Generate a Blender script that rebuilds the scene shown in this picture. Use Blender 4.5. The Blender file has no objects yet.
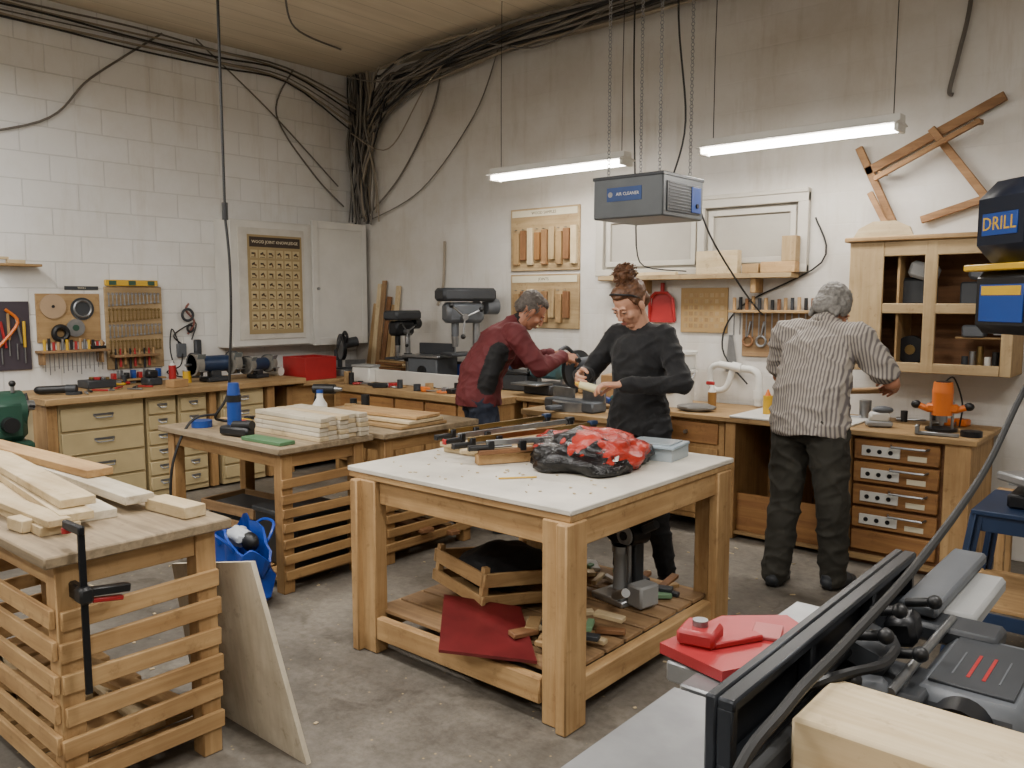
import bpy,bmesh,math,random
import numpy as np
from mathutils import Vector as V, Matrix, Euler, noise
random.seed(7)
rnd=random.uniform
def lin(h):
    h=h.lstrip('#'); o=[]
    for i in (0,2,4):
        c=int(h[i:i+2],16)/255
        o.append(c/12.92 if c<=.04045 else ((c+.055)/1.055)**2.4)
    return tuple(o)+(1,)
_M={}
def _base(name):
    m=bpy.data.materials.new(name);m.use_nodes=True
    nt=m.node_tree;p=nt.nodes['Principled BSDF'];return m,nt,p
def _noise(nt,vec,scale,detail=4,rough=.55,dist=0):
    n=nt.nodes.new('ShaderNodeTexNoise');n.inputs['Scale'].default_value=scale;n.inputs['Detail'].default_value=detail
    n.inputs['Roughness'].default_value=rough;n.inputs['Distortion'].default_value=dist
    nt.links.new(vec,n.inputs['Vector']);return n.outputs['Fac']
def _ramp(nt,fac,stops):
    r=nt.nodes.new('ShaderNodeValToRGB');e=r.color_ramp.elements
    while len(e)<len(stops):e.new(.5)
    for i,(p,c) in enumerate(stops):e[i].position=p;e[i].color=c
    nt.links.new(fac,r.inputs[0]);return r.outputs[0]
def _mix(nt,a,b,fac,mode='MIX'):
    m=nt.nodes.new('ShaderNodeMix');m.data_type='RGBA';m.blend_type=mode
    for s,x in ((0,fac),(6,a),(7,b)):
        if isinstance(x,bpy.types.NodeSocket):nt.links.new(x,m.inputs[s])
        else:m.inputs[s].default_value=x
    return m.outputs[2]
def _bump(nt,h,p,st,dist=.01):
    b=nt.nodes.new('ShaderNodeBump');b.inputs['Strength'].default_value=st;b.inputs['Distance'].default_value=dist
    nt.links.new(h,b.inputs['Height']);nt.links.new(b.outputs[0],p.inputs['Normal'])
def _vec(nt,sc=None,kind='Object'):
    t=nt.nodes.new('ShaderNodeTexCoord').outputs[kind]
    if sc is None:return t
    m=nt.nodes.new('ShaderNodeMapping');m.inputs['Scale'].default_value=sc
    nt.links.new(t,m.inputs[0]);return m.outputs[0]
def mul(c,k):return tuple(min(1,x*k) for x in c[:3])+(1,)
def mat(name,col,rough=.55,metal=0,var=.12,scale=7,bump=0,bs=80,emit=0,coat=0,trans=0,sheen=0):
    if name in _M:return _M[name]
    m,nt,p=_base(name);c=lin(col)
    v=_vec(nt);f=_noise(nt,v,scale,5)
    nt.links.new(_ramp(nt,f,[(.3,mul(c,1-var)),(.7,mul(c,1+var))]),p.inputs['Base Color'])
    p.inputs['Roughness'].default_value=rough;p.inputs['Metallic'].default_value=metal
    if bump:_bump(nt,_noise(nt,v,bs,4),p,bump,.004)
    if emit:
        p.inputs['Emission Color'].default_value=c;p.inputs['Emission Strength'].default_value=emit
    if coat:p.inputs['Coat Weight'].default_value=coat
    if trans:p.inputs['Transmission Weight'].default_value=trans
    if sheen:p.inputs['Sheen Weight'].default_value=sheen
    _M[name]=m;return m
def wood(kind,ax='x'):
    k='wood_%s_%s'%(kind,ax)
    if k in _M:return _M[k]
    pal={'pine':('#a07b4e','#c2a070'),'pale':('#bfa982','#d6c4a0'),'bench':('#8e6b41','#b28d5b'),'old':('#7e6244','#a1825c'),
     'dark':('#6a4729','#8e6440'),'drawer':('#825832','#a57946'),'frame':('#7a5836','#a07a52'),'greyed':('#7a6b55','#a59376'),
     'whitewash':('#bdb29b','#d6ccb8'),'mid':('#91734b','#b09266'),'tan':('#977f5a','#b39b74')}[kind]
    m,nt,p=_base(k)
    s={'x':(1.6,26,26),'y':(26,1.6,26),'z':(26,26,1.6)}[ax]
    v=_vec(nt,s);f=_noise(nt,v,1.0,6,.62,.6)
    c=_ramp(nt,f,[(.3,lin(pal[0])),(.68,lin(pal[1]))])
    v2=_vec(nt);g=_noise(nt,v2,2.6,5,.6)
    c=_mix(nt,c,_ramp(nt,g,[(.36,(.60,.55,.48,1)),(.6,(1,1,1,1))]),.65,'MULTIPLY')
    h=_noise(nt,v2,17,4,.7)
    c=_mix(nt,c,_ramp(nt,h,[(.3,(.5,.44,.38,1)),(.42,(1,1,1,1))]),.5,'MULTIPLY')
    nt.links.new(c,p.inputs['Base Color']);p.inputs['Roughness'].default_value=.7
    _bump(nt,f,p,.25,.002)
    _M[k]=m;return m
# ------------------------------------------------ builder
class B:
    def __init__(s,name,loc=(0,0,0),rz=0,rot=None):
        s.name=name;s.v=[];s.f=[];s.m=[];s.mats=[];s.T=Matrix()
        s.W=Matrix.Translation(V(loc))@(Euler(rot).to_matrix().to_4x4() if rot else Matrix.Rotation(rz,4,'Z'))
    def mi(s,m):
        if m not in s.mats:s.mats.append(m)
        return s.mats.index(m)
    def add(s,vs,fs,m,M=None):
        o=len(s.v);T=s.T@M if M is not None else s.T
        s.v+= [tuple(T@V(x)) for x in vs]
        if isinstance(m,(list,tuple)):
            s.m+=[s.mi(x) for x in m]
        else:s.m+=[s.mi(m)]*len(fs)
        s.f+=[tuple(i+o for i in f) for f in fs]
    def box(s,c,d,m,rot=None,b=.003):
        h=[x/2 for x in d];b=min(b,min(h)*.45)
        vs=[];ix={}
        for sx in (-1,1):
            for sy in (-1,1):
                for sz in (-1,1):
                    for k in range(3):
                        p=[sx*(h[0]-b),sy*(h[1]-b),sz*(h[2]-b)];p[k]=(sx,sy,sz)[k]*h[k]
                        ix[(sx,sy,sz,k)]=len(vs);vs.append(p)
        fs=[]
        for k in range(3):
            a,c2=[q for q in range(3) if q!=k]
            for sg in (-1,1):
                def key(u,w):
                    t=[0,0,0];t[k]=sg;t[a]=u;t[c2]=w;return ix[(t[0],t[1],t[2],k)]
                fs.append((key(-1,-1),key(1,-1),key(1,1),key(-1,1)))
            for u in (-1,1):
                for w in (-1,1):
                    def kk(e,kd):
                        t=[0,0,0];t[k]=e;t[a]=u;t[c2]=w;return ix[(t[0],t[1],t[2],kd)]
                    fs.append((kk(-1,a),kk(1,a),kk(1,c2),kk(-1,c2)))
        for sx in (-1,1):
            for sy in (-1,1):
                for sz in (-1,1):fs.append(tuple(ix[(sx,sy,sz,k)] for k in range(3)))
        M=Matrix.Translation(V(c))
        if rot:M=M@Euler(rot).to_matrix().to_4x4()
        s.add(vs,fs,m,M)
    def bb(s,x0,x1,y0,y1,z0,z1,m,b=.003):
        s.box(((x0+x1)/2,(y0+y1)/2,(z0+z1)/2),(abs(x1-x0),abs(y1-y0),abs(z1-z0)),m,None,b)
    def beam(s,p0,p1,w,h,m,up=(0,0,1),b=.003):
        p0=V(p0);p1=V(p1);d=p1-p0;L=d.length;y=d.normalized();u=V(up)
        x=y.cross(u)
        if x.length<1e-4:x=y.cross(V((1,0,0)))
        x.normalize();z=x.cross(y)
        M=Matrix((x,y,z)).transposed().to_4x4();M.translation=(p0+p1)/2
        T=s.T;s.T=T@M;s.box((0,0,0),(w,L,h),m,None,b);s.T=T
    def _fr(s,d):
        z=d.normalized();u=V((0,0,1)) if abs(z.z)<.9 else V((1,0,0))
        x=z.cross(u).normalized();y=z.cross(x);return x,y
    def cyl(s,p0,p1,r0,m,r1=None,seg=16,cap=True):
        p0=V(p0);p1=V(p1);r1=r0 if r1 is None else r1;x,y=s._fr(p1-p0);vs=[]
        for p,r in ((p0,r0),(p1,r1)):
            for i in range(seg):
                a=2*math.pi*i/seg;vs.append(p+x*math.cos(a)*r+y*math.sin(a)*r)
        fs=[(i,(i+1)%seg,seg+(i+1)%seg,seg+i) for i in range(seg)]
        if cap:fs+=[tuple(range(seg)),tuple(range(seg,2*seg))]
        s.add(vs,fs,m)
    def tube(s,pts,r,m,seg=6,sm=0,closed=False):
        pts=[V(p) for p in pts]
        if sm:
            q=[];n=len(pts)
            rng=range(n if closed else n-1)
            for i in rng:
                if closed:a,b,c,d=pts[(i-1)%n],pts[i],pts[(i+1)%n],pts[(i+2)%n]
                else:a,b,c,d=pts[max(i-1,0)],pts[i],pts[i+1],pts[min(i+2,n-1)]
                for k in range(sm):
                    t=k/sm
                    q.append(.5*((2*b)+(c-a)*t+(2*a-5*b+4*c-d)*t*t+(3*b-a-3*c+d)*t**3))
            if not closed:q.append(pts[-1])
            pts=q
        vs=[];n=len(pts);x=None
        for i,p in enumerate(pts):
            if closed:d=pts[(i+1)%n]-pts[i-1]
            else:d=pts[min(i+1,n-1)]-pts[max(i-1,0)]
            if d.length<1e-9:d=V((0,0,1))
            d.normalize()
            if x is None:x,_=s._fr(d)
            x=(x-d*x.dot(d))
            if x.length<1e-5:x,_=s._fr(d)
            x.normalize();y=d.cross(x)
            rr=r[i] if isinstance(r,(list,tuple)) else r
            for k in range(seg):
                a=2*math.pi*k/seg;vs.append(p+x*math.cos(a)*rr+y*math.sin(a)*rr)
        fs=[]
        for i in range(n if closed else n-1):
            j=(i+1)%n
            for k in range(seg):
                fs.append((i*seg+k,i*seg+(k+1)%seg,j*seg+(k+1)%seg,j*seg+k))
        if not closed:fs+=[tuple(range(seg)),tuple(range((n-1)*seg,n*seg))]
        s.add(vs,fs,m)
    def ell(s,c,r,m,rot=None,nu=16,nv=10,fn=None):
        if not hasattr(r,'__len__'):r=(r,r,r)
        vs=[(0,0,1)];
        for j in range(1,nv):
            t=math.pi*j/nv
            for i in range(nu):
                a=2*math.pi*i/nu;vs.append((math.sin(t)*math.cos(a),math.sin(t)*math.sin(a),math.cos(t)))
        vs.append((0,0,-1));n=len(vs)
        fs=[(0,1+i,1+(i+1)%nu) for i in range(nu)]
        for j in range(nv-2):
            for i in range(nu):
                a=1+j*nu+i;b=1+j*nu+(i+1)%nu;fs.append((a,b,b+nu,a+nu))
        fs+=[(n-1,n-1-nu+i,n-1-nu+(i+1)%nu) for i in range(nu)]
        if fn:vs=[fn(V(x)) for x in vs]
        vs=[(x[0]*r[0],x[1]*r[1],x[2]*r[2]) for x in vs]
        M=Matrix.Translation(V(c))
        if rot:M=M@Euler(rot).to_matrix().to_4x4()
        s.add(vs,fs,m,M)
    def lathe(s,prof,c,m,seg=24,rot=None):
        vs=[];n=len(prof)
        for r,z in prof:
            for i in range(seg):
                a=2*math.pi*i/seg;vs.append((r*math.cos(a),r*math.sin(a),z))
        fs=[(j*seg+i,j*seg+(i+1)%seg,(j+1)*seg+(i+1)%seg,(j+1)*seg+i) for j in range(n-1) for i in range(seg)]
        fs+=[tuple(range(seg)),tuple(range((n-1)*seg,n*seg))]
        M=Matrix.Translation(V(c))
        if rot:M=M@Euler(rot).to_matrix().to_4x4()
        s.add(vs,fs,m,M)
    def prism(s,pts,vec,m):
        pts=[V(p) for p in pts];vec=V(vec);n=len(pts)
        vs=pts+[p+vec for p in pts]
        fs=[tuple(range(n)),tuple(range(n,2*n))]+[(i,(i+1)%n,n+(i+1)%n,n+i) for i in range(n)]
        s.add(vs,fs,m)
    def torus(s,c,R,r,m,rot=None,nu=24,nv=8):
        M=Matrix.Translation(V(c))
        if rot:M=M@Euler(rot).to_matrix().to_4x4()
        T=s.T;s.T=T@M
        s.tube([(R*math.cos(2*math.pi*i/nu),R*math.sin(2*math.pi*i/nu),0) for i in range(nu)],r,m,nv,0,True);s.T=T
    def text(s,body,size,M,m,ext=.001):
        c=bpy.data.curves.new('t','FONT');c.body=body;c.size=size;c.extrude=ext;c.align_x='CENTER';c.align_y='CENTER';c.resolution_u=2
        o=bpy.data.objects.new('t',c);bpy.context.collection.objects.link(o)
        dg=bpy.context.evaluated_depsgraph_get();me=bpy.data.meshes.new_from_object(o.evaluated_get(dg))
        s.add([v.co[:] for v in me.vertices],[tuple(p.vertices) for p in me.polygons],m,M)
        bpy.data.objects.remove(o);bpy.data.meshes.remove(me)
    def done(s,ang=38,recalc=True):
        me=bpy.data.meshes.new(s.name);me.from_pydata(s.v,[],s.f);me.update()
        for m in s.mats:me.materials.append(m)
        me.polygons.foreach_set('material_index',s.m)
        if recalc:
            bm=bmesh.new();bm.from_mesh(me);bmesh.ops.recalc_face_normals(bm,faces=bm.faces[:]);bm.to_mesh(me);bm.free()
        me.polygons.foreach_set('use_smooth',[True]*len(me.polygons))
        me.set_sharp_from_angle(angle=math.radians(ang))
        o=bpy.data.objects.new(s.name,me);o.matrix_world=s.W;bpy.context.collection.objects.link(o);return o
# ------------------------------------------------ materials
steel=mat('steel','#96989a',.34,.9,.15,20)
castm=mat('machined_iron','#9c9ea0',.36,.7,.16,9)
alu=mat('aluminium','#b5b7b8',.35,.8,.06)
blk=mat('black_plastic','#131416',.45,0,.15)
blkm=mat('black_metal','#1b1c1f',.4,.4,.2,12)
gry=mat('grey_paint','#575b60',.45,.1,.1)
dgry=mat('dark_grey_paint','#303337',.5,.1,.15)
lgry=mat('light_grey_paint','#8f908f',.5,0,.08)
white=mat('white_paint','#cdcbc4',.55,0,.07,4)
whitep=mat('white_plastic','#d6d5ce',.4,0,.03)
cream=mat('cream_enamel','#b3a178',.5,0,.08,5)
red=mat('red_plastic','#9c2123',.4,0,.1)
redp=mat('red_enamel','#a02c30',.4,.1,.1)
blue=mat('blue_plastic','#173f88',.4,0,.1)
dblue=mat('navy_enamel','#1d3150',.45,.1,.15)
yel=mat('yellow_plastic','#c9a022',.45,0,.08)
orange=mat('orange_plastic','#cf6c20',.4,0,.08)
green=mat('green_enamel','#24493a',.45,.1,.15)
lgreen=mat('light_green','#6d8f6c',.6,0,.1)
paper=mat('paper','#cfc6ac',.8,0,.05)
ink=mat('ink','#3b3028',.8,0,.05)
brass=mat('brass','#857047',.35,.9,.1)
rubber=mat('cable_rubber','#1c1c1c',.6,0,.1)
greyc=mat('cable_grey','#6a655e',.75,0,.25,3)
beigec=mat('cable_beige','#8d8373',.75,0,.2,3)
dust=mat('dusty_grey','#77736b',.8,0,.15,12)
card=mat('cardboard','#a07e54',.8,0,.08,6)
# ------------------------------------------------ room
XL,YB,ZC=-6.95,5.62,3.82
def wallmat(name,axis,strength,c0,stain):
    m,nt,p=_base(name)
    t=_vec(nt);sp=nt.nodes.new('ShaderNodeSeparateXYZ');nt.links.new(t,sp.inputs[0])
    cb=nt.nodes.new('ShaderNodeCombineXYZ');nt.links.new(sp.outputs[axis],cb.inputs[0]);nt.links.new(sp.outputs[2],cb.inputs[1])
    br=nt.nodes.new('ShaderNodeTexBrick');nt.links.new(cb.outputs[0],br.inputs[0])
    br.inputs['Scale'].default_value=1;br.inputs['Brick Width'].default_value=.41;br.inputs['Row Height'].default_value=.205
    br.inputs['Mortar Size'].default_value=.006;br.inputs['Mortar Smooth'].default_value=.6
    base=lin(c0)
    k=1-.22*strength
    br.inputs['Color1'].default_value=base;br.inputs['Color2'].default_value=mul(base,.96);br.inputs['Mortar'].default_value=mul(base,k)
    g=_noise(nt,t,1.1,7,.68);st=_ramp(nt,g,[(.42,(1,1,1,1)),(.75,(.76,.71,.62,1))])
    c=_mix(nt,br.outputs[0],st,stain,'MULTIPLY')
    v=_vec(nt,(5,5,.6));g2=_noise(nt,v,1,6,.7);st2=_ramp(nt,g2,[(.53,(1,1,1,1)),(.78,(.66,.60,.50,1))])
    c=_mix(nt,c,st2,stain*.8,'MULTIPLY')
    nt.links.new(c,p.inputs['Base Color']);p.inputs['Roughness'].default_value=.65
    ad=nt.nodes.new('ShaderNodeMath');ad.operation='MULTIPLY_ADD'
    nt.links.new(_noise(nt,t,30,5),ad.inputs[0]);ad.inputs[1].default_value=.25
    iv=nt.nodes.new('ShaderNodeMath');iv.operation='MULTIPLY';nt.links.new(br.outputs['Fac'],iv.inputs[0]);iv.inputs[1].default_value=-strength
    nt.links.new(iv.outputs[0],ad.inputs[2]);_bump(nt,ad.outputs[0],p,.5,.008)
    return m
def room():
    wl=wallmat('block_wall_paint',1,.8,'#e4e4e2',.65);wb=wallmat('back_wall_paint',0,.12,'#cecbc5',.85)
    b=B('wall_left');b.bb(XL-.15,XL,-3.2,YB+.15,0,ZC,wl);b.done()
    b=B('wall_back');b.bb(XL,3.2,YB,YB+.15,0,ZC,wb);b.done()
    b=B('wall_right');b.bb(3.2,3.35,-3.2,YB+.15,0,ZC,wl);b.done()
    b=B('wall_front');b.bb(XL,3.2,-3.35,-3.2,0,ZC,wb);b.done()
    m,nt,p=_base('concrete_floor');t=_vec(nt)
    f=_noise(nt,t,1.3,9,.68);c=_ramp(nt,f,[(.3,lin('#534f48')),(.5,lin('#767067')),(.72,lin('#979083'))])
    g=_noise(nt,t,24,6,.72);c=_mix(nt,c,_ramp(nt,g,[(.35,(.62,.6,.56,1)),(.6,(1,1,1,1))]),.75,'MULTIPLY')
    g4=_noise(nt,t,.55,4,.5);c=_mix(nt,c,_ramp(nt,g4,[(.4,(.70,.68,.65,1)),(.6,(1,1,1,1))]),.65,'MULTIPLY')
    g5=_noise(nt,t,4.2,5,.65,.8);c=_mix(nt,c,_ramp(nt,g5,[(.34,(.55,.52,.48,1)),(.44,(1,1,1,1))]),.6,'MULTIPLY')
    vo=nt.nodes.new('ShaderNodeTexVoronoi');vo.inputs['Scale'].default_value=16;nt.links.new(t,vo.inputs['Vector'])
    c=_mix(nt,c,lin('#a89468'),_ramp(nt,vo.outputs['Distance'],[(.05,(.75,.75,.75,1)),(.09,(0,0,0,1))]))
    nt.links.new(c,p.inputs['Base Color'])
    nt.links.new(_ramp(nt,f,[(.3,(.5,.5,.5,1)),(.7,(.75,.75,.75,1))]),p.inputs['Roughness'])
    _bump(nt,g,p,.25,.004)
    b=B('floor');b.bb(XL-.15,3.35,-3.35,YB+.15,-.12,0,m);b.done()
    m,nt,p=_base('ceiling_boards');t=_vec(nt)
    w=nt.nodes.new('ShaderNodeTexWave');w.wave_type='BANDS';w.bands_direction='X';w.wave_profile='SAW'
    w.inputs['Scale'].default_value=1.45;w.inputs['Distortion'].default_value=0;nt.links.new(t,w.inputs[0])
    ln=_ramp(nt,w.outputs[1],[(0,(.4,.38,.35,1)),(.05,(1,1,1,1))])
    v=_vec(nt,(9,.8,9));g=_noise(nt,v,1,5);c=_ramp(nt,g,[(.3,lin('#c6baa2')),(.7,lin('#d9cdb6'))])
    c=_mix(nt,c,ln,.85,'MULTIPLY');nt.links.new(c,p.inputs['Base Color']);p.inputs['Roughness'].default_value=.6
    b=B('ceiling');b.bb(XL-.15,3.35,-3.35,YB+.15,ZC,ZC+.1,m);b.done()
room()
# ------------------------------------------------ lights
def fluoro(x0,x1,y,z,strength,watt=0,hang=True):
    b=B('fluorescent_light');em=mat('fluorescent_tube_%d'%strength,'#fff8ee',.5,0,0,1,emit=strength)
    L=x1-x0
    b.bb(x0,x1,y-.05,y+.05,z,z+.04,white)
    b.prism([(x0,y-.05,z),(x0,y+.05,z),(x0,y+.10,z-.010),(x0,y+.10,z-.016),(x0,y-.10,z-.016),(x0,y-.10,z-.010)],(L,0,0),white)
    for dy in (-.045,.045):
        b.cyl((x0+.03,y+dy,z-.034),(x1-.03,y+dy,z-.034),.0145,em,seg=10)
    for x in (x0+.015,x1-.015):b.bb(x-.012,x+.012,y-.07,y+.07,z-.055,z,white)
    if hang:
        for x in (x0+.08,x1-.05):
            b.tube([(x,y,z+.04),(x,y,z+.6),(x+.01,y,ZC)],.003,rubber,5)
    o=b.done()
    if watt:
        l=bpy.data.lights.new('tube_glow','AREA');l.shape='RECTANGLE';l.size=L;l.size_y=.18;l.energy=watt;l.color=(1,.965,.92)
        q=bpy.data.objects.new('tube_glow',l);q.location=((x0+x1)/2,y,z-.065);bpy.context.collection.objects.link(q);q.parent=o
    return o
fluoro(-4.42,-3.18,4.97,2.53,30,20)
fluoro(-2.62,-1.40,4.97,2.53,30,20)
for (x,y) in ((-5.6,.9),(-3.6,1.6),(-1.5,1.4),(.4,2.6),(-2.6,-1.2),(.6,-.6),(-4.8,-.6)):  # fixtures out of view; the last one is added to brighten dark corners
    fluoro(x-.61,x+.61,y,3.35,14,57)
w=bpy.data.worlds.new('w');bpy.context.scene.world=w;w.use_nodes=True
w.node_tree.nodes['Background'].inputs[0].default_value=(.8,.85,.9,1);w.node_tree.nodes['Background'].inputs[1].default_value=.1
# ------------------------------------------------ centre table
def centre_table():
    b=B('workbench_table');P=wood('pine','z');X=wood('pine','x');Y=wood('pine','y')
    tm=mat('melamine_top','#cfc9bc',.5,0,.2,3.6)
    b.bb(-2.905,-1.675,2.285,3.56,.798,.82,tm,.004);b.bb(-2.90,-1.68,2.29,3.555,.772,.798,X)
    for x in (-2.79,-1.74):
        for y in (2.32,3.47):
            b.bb(x-.065,x+.065,y-.035,y+.035,0,.772,P,.006)
            if x<-2:b.bb(x-.065,x-.02,y-.065,y+.065,0,.772,P,.006)
            else:b.bb(x+.02,x+.068,y-.065,y+.065,0,.772,P,.006)
    for y in (2.33,3.5):b.bb(-2.72,-1.81,y-.02,y+.02,.67,.772,X)
    for x in (-2.83,-1.71):b.bb(x-.02,x+.02,2.39,3.41,.67,.772,Y)
    for y in (2.30,3.5):b.bb(-2.72,-1.81,y-.02,y+.02,.07,.17,X,.006)
    for x in (-2.80,-1.72):b.bb(x-.025,x+.025,2.385,3.41,.07,.17,Y,.006)
    for i in range(8):
        y=2.40+i*.14
        b.bb(-2.78,-1.74,y-.062,y+.062,.172,.19,wood('old','x'))
    b.done()
centre_table()
# ------------------------------------------------ slatted benches
def slat_bench(name,x0,x1,y0,y1,top,faces,wk='pine',nsl=6,z0=.12,topk='greyed',over=.04,tt=.035,post=.07):
    b=B(name);X=wood(wk,'x');Y=wood(wk,'y');Z=wood(wk,'z')
    b.bb(x0-over,x1+over,y0-over,y1+over,top-tt,top,wood(topk,'x'),.005)
    zt=top-tt
    for x in (x0,x1-post):
        for y in (y0,y1-post):b.bb(x,x+post,y,y+post,0,zt,Z,.004)
    b.bb(x0+post,x1-post,y0+.01,y0+.035,zt-.08,zt,X);b.bb(x0+post,x1-post,y1-.035,y1-.01,zt-.08,zt,X)
    b.bb(x0+.01,x0+.035,y0+post,y1-post,zt-.08,zt,Y);b.bb(x1-.035,x1-.01,y0+post,y1-post,zt-.08,zt,Y)
    gap=(zt-.1-z0)/nsl
    for i in range(nsl):
        z=z0+i*gap;h=gap*.60;j=lambda:rnd(-.007,.007);e=lambda:rnd(-.008,.008)
        if 'E' in faces:b.beam((x1+.009,y0+e(),z+h/2+j()),(x1+.009,y1+e(),z+h/2+j()),.018,h,Y)
        if 'S' in faces:b.beam((x0+e(),y0-.009,z+h/2+j()),(x1+e(),y0-.009,z+h/2+j()),.018,h,X)
        if 'W' in faces:b.beam((x0-.009,y0,z+h/2+j()),(x0-.009,y1,z+h/2+j()),.018,h,Y)
    n=max(2,int((x1-x0)/.13))
    for i in range(n):
        x=x0+(i+.5)*(x1-x0)/n;b.bb(x-.05,x+.05,y0+.01,y1-.01,z0-.02,z0,Y)
    return b
slat_bench('slatted_workbench',-3.9,-2.53,.92,1.43,.82,'ESW','pine',6,.1).done()
slat_bench('slatted_workbench',-4.85,-3.66,2.45,3.0,.79,'E','bench',7,.08).done()
slat_bench('slatted_workbench',-4.75,-3.62,3.12,3.84,.79,'E','bench',7,.08).done()
def stored():
    b=B('storage_crate',(-4.45,2.75,.081),.1)
    for z in (.05,.14,.23):
        for sy in (-1,1):b.bb(-.25,.25,sy*.16-.008,sy*.16+.008,z-.03,z+.03,wood('old','x'))
        for sx in (-1,1):b.bb(sx*.25-.008,sx*.25+.008,-.16,.16,z-.03,z+.03,wood('old','y'))
    b.bb(-.25,.25,-.16,.16,0,.012,wood('old','x'));b.box((0,0,.15),(.4,.26,.18),dgry,(0,.05,.1),.02);b.done()
    b=B('black_crate',(-3.92,2.75,.081),0);b.bb(-.2,.2,-.18,.18,0,.3,blk,.015);b.bb(-.21,.21,-.19,.19,.28,.31,dgry,.008);b.done()
    b=B('wood_scraps')
    for i in range(12):b.box((-3.2+rnd(-.4,.4),1.18+rnd(-.15,.15),.118+.03*(i//4)),(rnd(.2,.5),rnd(.04,.09),.025),wood(['pale','mid','pine'][i%3],'x'),(0,0,rnd(-.3,.3)))
    b.done()
    b=B('lumber_offcuts')
    for i in range(14):b.box((-4.1+rnd(-.3,.3),3.48+rnd(-.2,.2),.1+.03*(i//4)),(rnd(.3,.6),rnd(.05,.1),.025),wood(['pale','mid','dark'][i%3],'x'),(0,0,rnd(-.3,.3)))
    b.done()
stored()
def planks():
    b=B('lumber_planks')
    k=['pale','whitewash','pine','pale','whitewash','pale']
    data=[(-3.35,1.05,.835,1.25,.12,.03,-.05,0),(-3.45,1.22,.835,1.3,.13,.03,-.09,1),(-3.3,1.14,.863,1.15,.10,.026,-.12,3),(-3.5,1.32,.866,1.4,.10,.03,-.02,4),
     (-3.55,1.18,.893,1.5,.11,.028,-.1,0),(-3.75,1.32,.898,1.1,.10,.03,.05,2),(-2.70,1.38,.842,.24,.08,.04,.08,5),(-3.05,1.0,.862,.7,.07,.022,.02,3)]
    for (x,y,z,l,w,h,a,i) in data:b.box((x,y,z),(l,w,h),wood(k[i],'x'),(0,0,a),.002)
    b.box((-2.86,.97,.842),(.1,.08,.04),wood('pale','y'),(0,0,.1));b.done()
planks()
def edge_clamp():
    b=B('bar_clamp',(-2.455,.97,.40),0)
    b.box((0,0,.25),(.008,.02,.5),blkm,b=.001)
    b.box((-.05,0,.49),(.12,.018,.028),blkm,b=.004);b.cyl((-.1,0,.465),(-.1,0,.48),.014,red)
    b.box((-.045,0,.30),(.1,.024,.05),blkm,b=.005);b.box((.0,.0,.30),(.05,.04,.05),blk,b=.008)
    b.beam((0,.01,.305),(0,.13,.29),.03,.024,blk);b.beam((0,.02,.278),(0,.11,.263),.022,.014,red)
    b.done()
edge_clamp()
def leaning():
    b=B('plywood_panel');b.prism([(-2.95,1.485,.56),(-2.41,1.485,.68),(-2.23,1.56,0),(-2.95,1.56,0)],(0,.018,0),wood('whitewash','z'));b.done()
leaning()
def bluebag():
    m=mat('blue_tote','#173f9a',.35,0,.2,9,.4,25)
    b=B('tote_bag',(-3.74,2.26,0),-.1)
    prof=[(.13,.07,0.003),(.15,.08,.06),(.155,.085,.16),(.165,.09,.26),(.17,.085,.35),(.16,.075,.355),(.15,.075,.25),(.13,.06,.12)]
    seg=40;vs=[];fs=[]
    for (rx,ry,z) in prof:
        for i in range(seg):
            a=2*math.pi*i/seg;c,s_=math.cos(a),math.sin(a)
            k=1/max(abs(c),abs(s_))**.7;w=.055*noise.noise(V((c*2.2,s_*2.2,z*7)))+.012*noise.noise(V((c*9,s_*9,z*20)))
            vs.append(((rx*k+w)*c,(ry*k+w)*s_,z+.16*noise.noise(V((c*1.3,s_*1.3,5.4)))*(z>.2)))
    for j in range(len(prof)-1):
        for i in range(seg):fs.append((j*seg+i,j*seg+(i+1)%seg,(j+1)*seg+(i+1)%seg,(j+1)*seg+i))
    fs+=[tuple(range(seg)),tuple(range((len(prof)-1)*seg,len(prof)*seg))]
    b.add(vs,fs,m)
    for y in (-.085,.085):b.tube([(-.08,y,.30),(-.085,y*1.2,.36),(-.05,y*1.7,.40),(.03,y*1.9,.395),(.08,y*1.4,.35),(.08,y,.30)],.008,m,6,5)
    b.ell((-.02,0,.34),(.11,.05,.05),mat('white_cloth','#b8bcc0',.8),None,20,14,lambda x:x*(1+.3*noise.noise(x*2.5)));b.ell((.07,.01,.33),(.06,.04,.05),blk);b.done()
bluebag()
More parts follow.
